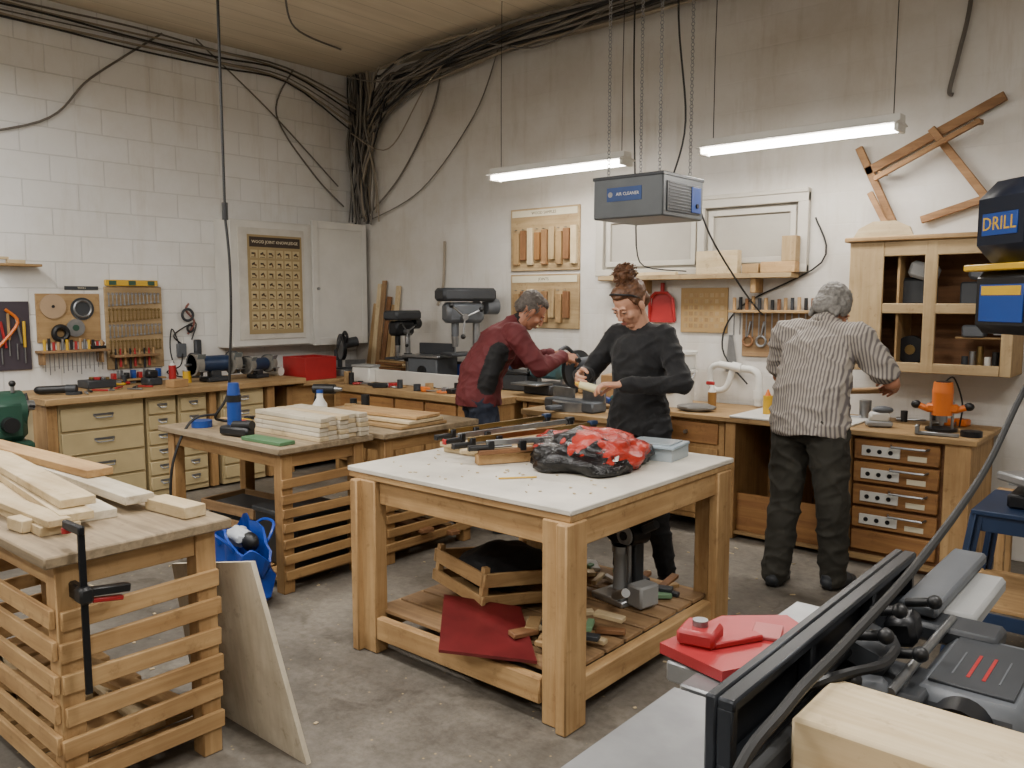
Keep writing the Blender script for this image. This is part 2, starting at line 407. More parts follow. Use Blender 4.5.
# ------------------------------------------------ items on centre table
TZ=.82
def glued_panel():
    b=B('clamped_boards');
    for i in range(5):b.box((-2.78+i*.075,3.08,TZ+.03+.012),(.07,.62,.022),wood(['pale','whitewash','pine','pale','mid'][i],'y'))
    for y in (2.82,3.08,3.3):b.bb(-2.82,-2.4,y-.02,y+.02,TZ+.001,TZ+.03,wood('pale','x'))
    b.box((-2.38,2.84,TZ+.025),(.05,.4,.045),wood('pine','y'),(0,0,-.5));b.box((-2.44,2.76,TZ+.06),(.04,.34,.02),wood('pale','y'),(0,0,-.6))
    b.box((-2.36,2.80,TZ+.062),(.025,.36,.02),wood('dark','y'),(0,0,-.45));b.done()
    for i,(x,y,a,L) in enumerate([(-2.78,2.80,-.08,.72),(-2.66,2.74,-.15,.76),(-2.54,2.68,-.2,.8),(-2.43,2.68,-.5,.6)]):
        b=B('bar_clamp',(x,y,TZ+.082),a)
        b.box((0,L/2,.02),(.012,L,.024),steel if i%2 else brass,b=.001)
        b.box((0,.02,.0),(.03,.03,.06),blkm,b=.004);b.box((0,.17,-.0),(.032,.035,.05),blkm,b=.004);b.box((0,L-.03,0),(.03,.035,.05),blkm,b=.004)
        b.cyl((0,-.08,.0),(0,.02,.0),.014,blk,seg=10);b.cyl((0,-.02,0),(0,.12,0),.006,steel);b.box((0,-.08,0),(.025,.010,.025),red if i==1 else blk)
        b.box((.0,L-.03,.03),(.034,.05,.02),blk if i%2 else dblue,b=.004)
        b.done()
glued_panel()
def bag():
    m,nt,p=_base('printed_plastic_bag');t=_vec(nt)
    f=_noise(nt,t,6.5,2,.5,.9);sp=nt.nodes.new('ShaderNodeSeparateXYZ');nt.links.new(t,sp.inputs[0])
    ad=nt.nodes.new('ShaderNodeMath');ad.operation='MULTIPLY_ADD';nt.links.new(sp.outputs[1],ad.inputs[0]);ad.inputs[1].default_value=.5;nt.links.new(f,ad.inputs[2])
    az=nt.nodes.new('ShaderNodeMath');az.operation='MULTIPLY_ADD';nt.links.new(sp.outputs[2],az.inputs[0]);az.inputs[1].default_value=2.0;nt.links.new(ad.outputs[0],az.inputs[2])
    c=_ramp(nt,az.outputs[0],[(.0,lin('#0a0a0c')),(.66,lin('#0d0d10')),(.68,lin('#9c2212')),(.95,lin('#b83524'))])
    nt.links.new(c,p.inputs['Base Color']);p.inputs['Roughness'].default_value=.25
    _bump(nt,_noise(nt,t,14,4,.6,1.2),p,.9,.02)
    b=B('plastic_bag',(-2.11,3.0,TZ),.25)
    def fn(x):
        n=noise.noise(x*1.9+V((3,1,0)))*.22+noise.noise(x*5)*.09
        k=1+n;z=x.z
        q=(abs(x.x)**3+abs(x.y)**3)**(1/3)+1e-6
        s=min(1.25,math.hypot(x.x,x.y)/q)
        return V((x.x*k*s,x.y*k*s,max(-.32,z*(1+n*1.4))))
    b.ell((0,0,.045),(.255,.26,.115),m,None,72,44,fn)
    b.prism([(.1,-.195,.05),(.2,-.165,.06),(.2,-.14,.095),(.1,-.17,.09)],(0,-.012,0),whitep)
    for i in range(9):b.box((.115+i*.009,-.199+i*.0027,.075),(.004 if i%2 else .002,.012,.024),blk,(.6,0,.3),.0005)
    b.done(60)
bag()
def container():
    b=B('plastic_storage_box',(-1.96,3.34,TZ),.15);m=mat('translucent_plastic','#b4c0c6',.25,0,.05,trans=.3)
    b.prism([(-.11,-.09,.001),(.11,-.09,.001),(.12,.1,.001),(-.12,.1,.001)],(0,0,.06),m)
    b.box((0,0,.066),(.25,.21,.014),mat('box_lid','#a9bac6',.3,0,.04,trans=.2),b=.005);b.box((0,0,.076),(.2,.16,.006),m);b.box((-.0,-.0,.03),(.16,.12,.03),lgry);b.done()
    b=B('pencil',(-2.2,2.5,TZ),.9);b.cyl((0,0,.005),(.16,0,.005),.004,yel,seg=6);b.done()
    b=B('sawdust_chips')
    for i in range(40):b.box((rnd(-2.85,-1.75),rnd(2.35,2.9),TZ+.0035),(rnd(.006,.02),rnd(.004,.01),.003),wood('pale','x'),(0,0,rnd(0,3)),.0005)
    b.done()
container()
SZ=.191
def under():
    b=B('wooden_crate',(-2.42,2.78,SZ),-.3);X=wood('pine','x');Y=wood('pine','y')
    b.T=Matrix.Translation((0,0,.04))@Matrix.Rotation(-.12,4,'X')
    for (a,c) in ((0,.05),(.085,.145)):
        b.bb(-.23,.23,-.25,-.232,a,c,X);b.bb(-.22,-.202,-.25,.25,a,c,Y);b.bb(.202,.22,-.25,.25,a,c,Y);b.bb(-.22,.22,.232,.25,a,c+.04,X)
    for sx in (-.2,.2):
        for sy in (-.23,.23):b.bb(sx-.015,sx+.015,sy-.015,sy+.015,0,.17,wood('pine','z'))
    b.bb(-.2,.2,-.23,.23,0,.012,X);b.T=Matrix();b.bb(-.2,.2,.2,.23,0,.05,X);b.done()
    b=B('black_duffel',(-2.42,2.78,SZ+.06),-.3)
    b.ell((0,0,.10),(.18,.2,.1),mat('black_fabric','#121215',.8,0,.2,9,.5,40),None,28,16,lambda x:x*(1+.2*noise.noise(x*2.1)));b.done()
    b=B('red_panel',(-2.22,2.33,SZ),.0)
    rm=mat('red_varnished_board','#5f1a1c',.4,0,.25,8)
    b.prism([(-.25,.12,.085),(.02,-.18,.012),(.36,.0,.004),(.08,.24,.075)],(.0,.0,.012),rm);b.done()
    b=B('drill_stand',(-2.0,3.15,SZ),-.2)
    b.box((0,0,.015),(.2,.24,.03),alu,b=.006);b.box((0,.06,.16),(.07,.06,.27),dgry,b=.006)
    b.cyl((0,-.0,.29),(0,.11,.29),.055,blkm,seg=24);b.cyl((0,-.012,.29),(0,0,.29),.045,lgry,seg=24);b.cyl((0,-.02,.29),(0,-.01,.29),.02,blk)
    b.cyl((0,-.03,.05),(0,-.03,.25),.035,lgry,.028,seg=18);b.cyl((.0,-.03,.22),(.0,-.03,.25),.04,steel,seg=18);b.cyl((.055,-.03,.05),(.055,-.03,.26),.01,steel)
    b.beam((-.03,.02,.24),(-.17,.0,.33),.05,.05,blkm);b.cyl((-.17,0,.33),(-.22,0,.37),.012,steel)
    b.box((.14,-.03,.06),(.09,.12,.1),lgry,b=.01);b.cyl((.06,.06,.32),(.13,.06,.36),.02,dgry)
    b.cyl((.04,-.1,.04),(.16,-.16,.10),.02,alu,seg=12);b.done()
    b=B('wood_offcuts')
    random.seed(3)
    for i in range(46):
        x=rnd(-2.1,-1.8) if i%2 else rnd(-2.65,-1.8);y=rnd(2.42,2.8) if i%2 else rnd(3.2,3.38)
        b.box((x,y,SZ+.012+rnd(0,.05)),(rnd(.06,.18),rnd(.025,.06),.02),[wood('pale','x'),wood('mid','x'),lgreen,wood('dark','x'),white,dgry,wood('pale','x')][i%7],(rnd(-.1,.1),rnd(-.1,.1),rnd(-1.5,1.5)))
    b.done()
under()
# ------------------------------------------------ left bench with drawers
def left_bench():
    b=B('drawer_workbench');top=wood('mid','y')
    b.bb(XL+.003,-6.17,2.25,4.42,.81,.86,top,.006)
    b.bb(XL+.003,-6.22,4.42,5.60,.78,.82,top,.006)
    cm=cream
    def col(y0,y1,n,z0=.06,z1=.78,x=-6.24,fm=cm,hw=.1):
        b.bb(XL+.05,x-.02,y0,y1,.02,.81,fm);g=(z1-z0)/n
        for i in range(n):
            z=z0+i*g;b.bb(x-.02,x,y0+.012,y1-.012,z+.008,z+g-.008,fm,.006)
            yc=(y0+y1)/2;zc=z+g*.5
            b.tube([(x,yc-hw/2,zc+.012),(x+.022,yc-hw/2+.01,zc),(x+.022,yc+hw/2-.01,zc),(x,yc+hw/2,zc+.012)],.005,steel,6)
            b.bb(x,x+.003,yc-hw/2-.01,yc+hw/2+.01,zc+.012,zc+.03,steel,.001)
    col(2.36,2.98,4,hw=.13);col(3.0,3.24,6,hw=.06);col(3.26,3.50,6,hw=.06)
    b.bb(-6.5,-6.24,2.28,2.35,.02,.81,wood('bench','z'));b.bb(-6.5,-6.24,3.52,3.58,.02,.81,wood('bench','z'))
    col(3.62,4.02,6,hw=.08,x=-6.22);b.bb(-6.6,-6.22,4.05,4.12,.02,.81,wood('bench','z'))
    b.bb(XL+.02,-6.3,4.3,4.36,.0,.78,wood('bench','z'));b.bb(-6.34,-6.3,4.36,5.6,.05,.78,wood('bench','y'))
    b.done()
left_bench()
def green_lathe():
    b=B('wood_lathe',(-6.1,1.95,0),0)
    b.bb(-.25,.2,-.7,.05,0,.5,dgry,.01);b.box((0,-.3,.56),(.3,.9,.12),green,b=.02)
    b.box((0,.0,.76),(.26,.26,.3),green,b=.05);b.cyl((0,-.12,.82),(0,.12,.82),.13,green,seg=24)
    b.cyl((0,.12,.84),(0,.2,.84),.035,steel);b.cyl((.13,0,.74),(.19,0,.74),.05,blk,seg=20)
    for a in range(3):b.cyl((0,.17,.84),(.09*math.cos(a*2.1),.17,.84+.09*math.sin(a*2.1)),.01,blk)
    b.cyl((.05,.06,.94),(.05,.06,1.0),.012,steel);b.ell((.05,.06,1.0),.022,blk);b.done()
green_lathe()
def grinder(name,loc,rz,s=1):
    b=B(name,loc,rz);b.T=Matrix.Scale(s,4)
    b.box((0,0,.02),(.2,.16,.04),dgry,b=.01);b.box((0,0,.07),(.1,.08,.08),dgry,b=.01)
    b.cyl((-.12,0,.15),(.12,0,.15),.07,dblue,seg=24);b.cyl((-.26,0,.15),(.26,0,.15),.012,steel)
    for sx in (-1,1):
        b.cyl((sx*.15,0,.15),(sx*.2,0,.15),.1,dgry,seg=28);b.cyl((sx*.2,0,.15),(sx*.205,0,.15),.085,gry,seg=28);b.cyl((sx*.145,-.02,.15),(sx*.205,-.02,.15),.092,dust,seg=28)
        b.box((sx*.17,-.12,.1),(.07,.05,.006),steel);b.box((sx*.17,-.1,.21),(.07,.004,.07),mat('clear_guard','#8a9598',.2,0,.05,trans=.5),(.5,0,0))
        b.cyl((sx*.17,-.1,.06),(sx*.17,-.1,.1),.012,blk)
    b.done()
grinder('bench_grinder',(-6.5,3.72,.862),math.pi/2,1.0)
grinder('bench_grinder',(-6.5,4.14,.862),math.pi/2+.3,.8)
def tray(name,loc,d,m,rz=0,t=.006,inner=None):
    b=B(name,loc,rz);x,y,z=d
    b.bb(-x/2,x/2,-y/2,y/2,0,t,m,.002)
    for sx in (-1,1):b.beam((sx*(x/2),-y/2-.004,z/2),(sx*(x/2),y/2+.004,z/2),t,z,m,b=.001)
    for sy in (-1,1):b.beam((-x/2,sy*y/2,z/2),(x/2,sy*y/2,z/2),t,z,m,b=.001)
    b.tube([(-x/2,-y/2,z),(x/2,-y/2,z),(x/2,y/2,z),(-x/2,y/2,z)],.007,m,6,0,True)
    if inner:
        for i in range(10):b.box((rnd(-x/3,x/3),rnd(-y/3,y/3),t+.03+rnd(0,.04)),(rnd(.03,.1),rnd(.03,.08),rnd(.02,.05)),inner[i%len(inner)],(rnd(-.3,.3),rnd(-.3,.3),rnd(0,3)))
    b.done()
tray('storage_bin',(-6.45,4.66,.822),(.34,.34,.2),red,.0,.006,[blk,steel,blue])
def LW(x,y,z):
    return Matrix(((0,0,1,x),(1,0,0,y),(0,1,0,z),(0,0,0,1)))
def BW(x,y,z):
    return Matrix(((1,0,0,x),(0,0,-1,y),(0,1,0,z),(0,0,0,1)))
def white_cab():
    b=B('wall_cabinet');x=-6.72
    b.bb(XL+.002,x,4.02,5.56,1.12,2.27,white)
    b.bb(x,x+.02,4.03,4.86,1.13,2.26,white,.004);b.bb(x+.02,x+.03,4.10,4.80,1.19,2.2,mat('inner_panel','#c4c0b6',.6),.003)
    T=b.T;b.T=Matrix.Translation((x,4.9,0))
    b.bb(.0,.024,0,.66,1.11,2.31,white,.005)
    for (y0,y1,z0,z1) in ((.0,.06,1.11,2.31),(.6,.66,1.11,2.31),(.06,.6,1.11,1.18),(.06,.6,2.24,2.31)):b.bb(.024,.034,y0,y1,z0,z1,white,.002)
    b.cyl((.03,.05,1.66),(.055,.05,1.66),.014,steel);b.T=T
    b.done()
    b=B('wood_joint_poster');px=x+.031
    b.bb(px,px+.004,4.19,4.77,1.24,2.14,mat('poster_paper','#9c8860',.7,0,.05),.001)
    b.bb(px+.004,px+.005,4.21,4.75,2.03,2.12,mat('poster_dark','#3d3128',.7),.0002)
    b.text('WOOD JOINT KNOWLEDGE',.038,LW(px+.0055,4.48,2.075),mat('poster_letter','#e0d4b6',.7),.0004)
    for r in range(8):
        for c in range(6):
            y=4.255+c*.090;z=1.965-r*.093
            b.bb(px+.004,px+.0045,y-.037,y+.037,z-.034,z+.038,mat('poster_cell','#bba97f',.8),.0001)
            k=(r*7+c*3)%4
            b.box((px+.005,y-.008,z+.006),(.001,.034,.016),ink,(.5 if k%2 else 0,0,0),.0001);b.box((px+.005,y+.01,z-.004),(.001,.014,.034),mat('poster_brown','#6a4c2c',.8),(.4*k,0,0),.0001)
            b.bb(px+.0045,px+.005,y-.028,y+.022,z-.030,z-.025,ink,.0001)
    b.done()
white_cab()
def tool_wall():
    xw=XL
    b=B('pegboard');pm=mat('pegboard_purple','#3a323a',.7);b.bb(xw+.001,xw+.02,1.7,2.45,1.02,1.54,pm)
    for i in range(9):
        y=1.98+i*.053;z=1.45-.03*(i%3);b.beam((xw+.03,y,z),(xw+.03,y+.03*(i%2),z-.2),.018,.018,[wood('mid','z'),steel,yel,blk,wood('dark','z'),red][i%6],up=(1,0,0));b.cyl((xw+.03,y,z-.2),(xw+.03,y,z-.32),.005,steel)
    b.tube([(xw+.035,2.28,1.48),(xw+.04,2.36,1.38),(xw+.04,2.22,1.2)],.012,orange,6,5)
    b.done()
    b=B('tool_rack_board');b.bb(xw+.001,xw+.018,2.50,2.98,1.22,1.60,wood('mid','y'));b.bb(xw+.001,xw+.14,2.48,3.0,1.14,1.16,wood('old','y'));
    b.bb(xw+.001,xw+.1,2.5,2.52,1.05,1.14,wood('old','y'));b.bb(xw+.001,xw+.1,2.94,2.96,1.05,1.14,wood('old','y'))
    for i in range(14):
        y=2.52+i*.033;b.cyl((xw+.09,y,.96+rnd(0,.06)),(xw+.09,y,1.15),.004,steel,seg=6);b.cyl((xw+.09,y,1.15),(xw+.09,y,1.22+rnd(0,.04)),.011,[yel,blk,red,wood('pine','z'),steel][i%5],seg=8)
    b.done()
    b=B('sanding_disc');b.cyl((xw+.02,2.62,1.50),(xw+.032,2.62,1.50),.095,mat('sandpaper_disc','#a48c70',.8),seg=32);b.cyl((xw+.03,2.62,1.5),(xw+.034,2.62,1.5),.012,blk);b.done()
    b=B('saw_blade');b.cyl((xw+.02,2.84,1.48),(xw+.026,2.84,1.48),.09,dgry,seg=40);b.torus((xw+.028,2.84,1.48),.065,.01,steel,(0,math.pi/2,0));b.done()
    b=B('saw_blade');b.cyl((xw+.028,2.78,1.33),(xw+.034,2.78,1.33),.07,steel,seg=40);b.cyl((xw+.03,2.78,1.33),(xw+.038,2.78,1.33),.025,green);b.done()
    b=B('tape_reel');b.torus((xw+.045,2.66,1.29),.05,.022,blk,(0,math.pi/2,0));b.done()
    b=B('hand_plane',(xw+.08,2.92,1.162),math.pi/2);b.box((0,0,.012),(.12,.05,.022),blkm);b.ell((.04,0,.04),.018,wood('dark','z'));b.beam((-.03,0,.02),(-.05,0,.07),.02,.03,wood('dark','z'));b.done()
    b=B('wrench_board');b.bb(xw+.001,xw+.02,3.02,3.5,.98,1.66,wood('tan','y'))
    for r in range(4):
        z=1.6-r*.13
        for i in range(14):
            y=3.05+i*.032;L=.09-.0022*i
            b.beam((xw+.028,y,z),(xw+.028,y,z-L),.009,.004,[steel,brass][r%2],up=(1,0,0),b=.001)
            b.torus((xw+.028,y,z),.009,.0035,[steel,brass][r%2],(0,math.pi/2,0),8,5)
            b.box((xw+.028,y,z-L-.006),(.008,.018,.016),[steel,brass][r%2],b=.002)
    b.bb(xw+.001,xw+.12,3.04,3.42,1.08,1.1,wood('old','y'))
    for i in range(9):b.cyl((xw+.06,3.07+i*.04,.98+.02*(i%3)),(xw+.06,3.07+i*.04,1.15),.012,[blk,red,wood('pine','z')][i%3],.006,seg=8)
    b.done()
    b=B('spirit_level');b.bb(xw+.02,xw+.045,3.02,3.46,1.665,1.715,yel,.004)
    for y in (3.08,3.24,3.4):b.bb(xw+.045,xw+.048,y-.03,y+.03,1.672,1.708,green,.001)
    b.done()
    b=B('wall_label');b.bb(xw+.001,xw+.006,2.72,2.98,1.63,1.66,dgry,.001);b.text('TOOLS',.02,LW(xw+.007,2.85,1.645),paper);b.done()
    b=B('small_shelf');b.bb(xw+.001,xw+.14,2.2,2.52,1.80,1.82,wood('mid','y'));b.box((xw+.07,2.36,1.835),(.05,.12,.03),wood('pale','y'));b.box((xw+.07,2.28,1.86),(.04,.06,.02),wood('pale','y'));b.done()
    b=B('rack_shelf');b.bb(xw+.001,xw+.13,3.0,3.46,.885,.90,wood('mid','y'))
    for i in range(8):b.box((xw+.07,3.04+i*.054,.926+.01*(i%2)),(.05,.03,.05+.02*(i%2)),[red,steel,blk,blue][i%4])
    b.done()
    b=B('hanging_goggles');b.torus((xw+.04,3.72,1.42),.05,.012,dgry,(0,math.pi/2,0));b.torus((xw+.04,3.74,1.30),.03,.01,blk,(0,math.pi/2,.2));b.tube([(xw+.03,3.74,1.52),(xw+.03,3.71,1.46),(xw+.04,3.78,1.36),(xw+.03,3.72,1.25)],.009,mat('sash_red','#7a4a42',.7),6,4);b.done()
    b=B('power_outlet');b.bb(xw+.001,xw+.04,3.62,3.7,1.05,1.17,gry,.005);b.bb(xw+.001,xw+.05,3.78,3.84,.95,1.2,dgry,.01);b.tube([(xw+.04,3.66,1.08),(xw+.1,3.6,.98),(xw+.06,3.5,.93),(xw+.03,3.66,.875),(xw+.12,3.8,.872)],.006,blk,6,6)
    b.tube([(xw+.02,3.66,1.17),(xw+.02,3.60,1.25),(xw+.02,3.80,1.35),(xw+.02,3.76,1.2)],.006,blk,6,6)
    b.tube([(xw+.02,3.64,1.17),(xw+.02,3.58,1.3),(xw+.02,3.56,1.1),(xw+.06,3.6,.9)],.006,blk,6,6);b.done()
tool_wall()
def bench_clutter_left():
    b=B('spray_can',(-6.6,3.40,.861));b.cyl((0,0,0),(0,0,.15),.03,red,seg=18);b.cyl((0,0,.15),(0,0,.17),.028,white,.012);b.cyl((0,0,.17),(0,0,.19),.01,white);b.done()
    b=B('paint_tin',(-6.55,3.50,.861));b.cyl((0,0,0),(0,0,.1),.035,yel,seg=20);b.torus((0,0,.1),.033,.004,steel);b.done()
    b=B('angle_grinder',(-6.45,2.42,.861),.9);b.cyl((-.1,0,.035),(.08,0,.04),.03,blk,seg=14);b.cyl((.08,0,.04),(.15,0,.04),.034,dgry,seg=14);b.cyl((.13,0,.0),(.13,0,.02),.055,dgry,seg=24);b.ell((-.1,0,.035),(.04,.03,.03),blkm);b.done()
    b=B('pliers_pile');
    for i in range(9):b.box((-6.4+rnd(-.1,.1),2.6+i*.06,.868+.003*(i%3)),(.13,.018,.012),[steel,blk,red][i%3],(0,0,rnd(-1,1)))
    b.done()
    b=B('drill_charger',(-6.6,3.22,.861));b.box((0,0,.03),(.14,.12,.06),dgry,b=.01);b.box((0,0,.09),(.08,.08,.06),blk,b=.01);b.done()
    b=B('paper_roll',(-6.62,4.36,.861),.2);b.cyl((-.12,0,.04),(.12,0,.04),.04,whitep,seg=18);b.done()
    b=B('parts_tray',(-6.75,2.85,.861));b.box((0,0,.03),(.2,.22,.06),dgry,b=.006)
    for i in range(6):b.box((rnd(-.07,.07),rnd(-.08,.08),.07),(.04,.03,.02),[steel,brass,red][i%3],(0,0,rnd(0,3)))
    b.done()
bench_clutter_left()
# ------------------------------------------------ back bench
def back_bench():
    b=B('back_workbench');X=wood('mid','x');Z=wood('bench','z')
    b.bb(-6.14,-4.16,4.62,5.60,.74,.80,X,.006)
    b.bb(-6.1,-4.2,4.68,4.72,.10,.74,wood('bench','x'))
    for i in range(5):
        x=-6.0+i*.37;b.bb(x,x+.34,4.655,4.68,.5,.72,wood('drawer','x'),.004);b.bb(x,x+.34,4.655,4.68,.14,.48,wood('bench','z'),.004);b.cyl((x+.17,4.655,.61),(x+.17,4.635,.61),.012,steel)
    for x in (-6.12,-4.22):b.bb(x,x+.05,4.68,5.58,0,.74,Z)
    b.bb(-4.16,-.94,4.93,5.60,.765,.80,X,.006)
    b.bb(-2.36,-1.62,4.925,5.45,.8,.812,white,.003)
    b.bb(-4.12,-.97,5.5,5.54,.05,.765,wood('bench','x'))
    for (x0,x1) in ((-4.1,-3.55),(-3.53,-2.98),(-2.96,-2.42)):
        b.bb(x0,x1,4.99,5.01,.08,.765,wood('bench','z'));b.bb(x0+.04,x1-.04,4.975,4.99,.60,.74,wood('drawer','x'),.004);b.bb(x0+.04,x1-.04,4.975,4.99,.12,.57,wood('bench','z'),.004);b.bb(x0+.1,x1-.1,4.968,4.976,.18,.51,wood('pine','z'),.004)
        b.cyl(((x0+x1)/2,4.975,.67),((x0+x1)/2,4.95,.67),.013,steel)
    b.bb(-2.40,-2.33,4.96,5.5,.0,.765,Z);b.bb(-2.33,-1.66,5.0,5.02,.05,.30,wood('drawer','x'));b.bb(-2.33,-1.66,4.97,5.49,.03,.05,X)
    b.bb(-2.05,-2.0,4.97,5.45,.05,.765,Z)
    b.bb(-1.66,-1.60,4.95,5.5,0,.765,Z)
    b.bb(-1.60,-1.10,5.0,5.02,.0,.765,wood('dark','x'));b.bb(-1.60,-1.1,4.95,4.99,.03,.06,X)
    for i in range(5):
        z=.085+i*.135
        b.bb(-1.585,-1.125,4.965,4.998,z,z+.118,wood('drawer','x'),.006)
        if i:
            b.bb(-1.54,-1.33,4.955,4.965,z+.025,z+.085,whitep,.004)
            for q in (-1.50,-1.44,-1.38):b.cyl((q,4.956,z+.055),(q,4.952,z+.055),.013,blk,seg=12)
            b.bb(-1.29,-1.19,4.962,4.966,z+.02,z+.05,paper,.001)
            b.tube([(-1.38,4.96,z+.098),(-1.37,4.925,z+.094),(-1.19,4.925,z+.094),(-1.18,4.96,z+.098)],.007,steel,6)
    b.bb(-1.10,-.97,4.95,5.5,0,.765,wood('pine','z'),.004)
    b.bb(-4.12,-4.08,4.97,5.5,0,.765,Z)
    b.done()
    b=B('melamine_board');b.box((-5.35,4.93,.866),(1.55,.02,.12),white,(.12,0,0),.002);b.done()
back_bench()
def drill_press_bench(name,loc,rz,s=1,c1=dgry,c2=blkm):
    b=B(name,loc,rz);b.T=Matrix.Scale(s,4)
    b.box((0,0,.015),(.22,.32,.03),c2,b=.008);b.cyl((0,.1,.03),(0,.1,.62),.025,steel,seg=18)
    b.box((0,-.03,.22),(.2,.2,.02),c2,b=.006);b.cyl((0,.1,.18),(0,.1,.26),.04,c2)
    b.box((0,.0,.50),(.12,.28,.14),c1,b=.025);b.box((0,.02,.62),(.17,.4,.09),c2,b=.035)
    b.cyl((0,-.06,.34),(0,-.06,.44),.026,c1,seg=16);b.cyl((0,-.06,.27),(0,-.06,.34),.02,steel,.026)
    b.cyl((0,-.06,.2),(0,-.06,.27),.005,steel);b.cyl((0,.17,.54),(0,.26,.54),.055,c1,seg=20)
    b.cyl((.06,-.03,.47),(.10,-.03,.47),.022,steel)
    for k in range(3):
        a=k*2.09+.4;p=(.095,-.03+.13*math.cos(a),.47+.13*math.sin(a));b.cyl((.09,-.03,.47),p,.006,steel);b.ell(p,.017,blk)
    b.done()
drill_press_bench('bench_drill_press',(-5.75,5.18,.802),.2,.98,blkm,dgry)
drill_press_bench('bench_drill_press',(-5.0,5.22,.802),-.35,1.28,gry,dgry)
def miter(name,loc,rz,c1=dgry,c2=steel,c3=blkm,s=1):
    b=B(name,loc,rz);b.T=Matrix.Scale(s,4)
    b.cyl((0,0,.0),(0,0,.06),.15,c2,seg=32);b.box((0,0,.035),(.46,.14,.07),c1,b=.01);b.box((-.14,.04,.10),(.2,.02,.08),c2);b.box((.14,.04,.10),(.2,.02,.08),c2);b.box((0,-.17,.03),(.06,.16,.03),c1,b=.01)
    b.box((0,.15,.14),(.07,.06,.2),c1,b=.01)
    b.cyl((-.015,.02,.27),(.015,.02,.27),.13,c3,seg=32);b.cyl((-.02,.02,.25),(-.016,.02,.25),.1,c2,seg=40)
    b.cyl((.02,.03,.3),(.16,.05,.32),.05,c1,seg=20);b.beam((0,.14,.22),(0,-.02,.36),.05,.05,c1)
    b.tube([(0,-.02,.38),(0,-.09,.42),(0,-.16,.38),(0,-.13,.32)],.015,c3,8,5);b.done()
miter('miter_saw',(-6.52,5.10,.822),1.2)
def lumber_small():
    b=B('offcut_stack')
    for i in range(12):b.box((-6.2+rnd(-.03,.03),5.45+rnd(-.03,.03),.835+.022*(i//2)),(.4,.05+.02*(i%2),.02),wood(['pale','dark','pine','mid'][i%4],'x'),(0,0,rnd(-.1,.1)))
    b.done()
    b=B('toolbox',(-4.42,5.3,.802),.1);b.box((0,0,.07),(.26,.2,.14),dgry,b=.012);b.box((0,0,.15),(.27,.21,.03),blk,b=.01);b.tube([(-.08,0,.165),(-.08,0,.2),(.08,0,.2),(.08,0,.165)],.01,blk);b.done()
    b=B('parts_jars')
    for i in range(7):
        x=-5.55+i*.11;b.cyl((x,5.5,.802),(x,5.5,.802+.1+.03*(i%3)),.035,[red,yel,blue,whitep,brass,dgry,orange][i],seg=14);b.cyl((x,5.5,.9+.03*(i%3)),(x,5.5,.925+.03*(i%3)),.03,blk,seg=14)
    b.done()
    b=B('metal_vise',(-4.42,4.85,.802),.4);b.box((0,0,.02),(.14,.12,.04),dblue,b=.008);b.box((0,-.02,.09),(.11,.06,.1),dblue,b=.01);b.box((0,.07,.1),(.11,.04,.08),dblue,b=.01);b.cyl((0,.09,.08),(0,.2,.08),.012,steel);b.cyl((-.07,.2,.08),(.07,.2,.08),.006,steel);b.done()
    b=B('router_table',(-5.38,5.22,.802),.1);b.box((0,0,.12),(.34,.3,.24),gry,b=.01);b.box((0,0,.25),(.42,.36,.02),steel,b=.004);b.box((0,.06,.31),(.4,.03,.1),dgry);b.cyl((0,-.16,.12),(0,-.15,.12),.05,blk);b.done()
    b=B('bench_planer',(-4.08,5.28,.802),-.1);b.box((0,0,.04),(.30,.34,.08),dgry,b=.01);b.box((0,0,.22),(.34,.2,.2),mat('teal_grey_paint','#3d5a5e',.4),b=.03);b.box((0,-.22,.09),(.28,.2,.015),steel)
    for sx in (-.13,.13):b.cyl((sx,0,.08),(sx,0,.14),.02,steel)
    b.cyl((.17,0,.26),(.22,0,.26),.05,blk,seg=18);b.done()
    b=B('cardboard_box',(-3.45,5.35,.802),.15);b.box((0,0,.09),(.26,.2,.18),card,b=.003);b.box((0,0,.181),(.04,.2,.003),paper);b.done()
lumber_small()
# ------------------------------------------------ back wall objects
def joint_boards():
    y=YB
    for (z0,z1,n) in ((1.80,2.33,9),(1.31,1.77,8)):
        b=B('wood_sample_board');b.bb(-4.78,-4.04,y-.02,y-.001,z0,z1,wood('tan','x'),.003)
        b.bb(-4.76,-4.06,y-.024,y-.02,z1-.07,z1-.015,paper,.001)
        b.text('WOOD SAMPLES' if n==9 else 'JOINTS',.035,BW(-4.41,y-.0245,z1-.043),ink,.0004)
        for i in range(n):
            x=-4.73+i*.077;h=(z1-z0)*.42
            b.bb(x,x+.06,y-.05,y-.02,z0+.05+(.04 if i%2 else 0),z0+.1+h+(.04*(i%3)/2),wood(['mid','dark','pale','drawer','frame','tan'][i%6],'z'),.003)
            b.cyl((x+.02,y-.05,z0+.13+h),(x+.02,y-.02,z0+.13+h),.004,steel,seg=6)
        b.done()
joint_boards()
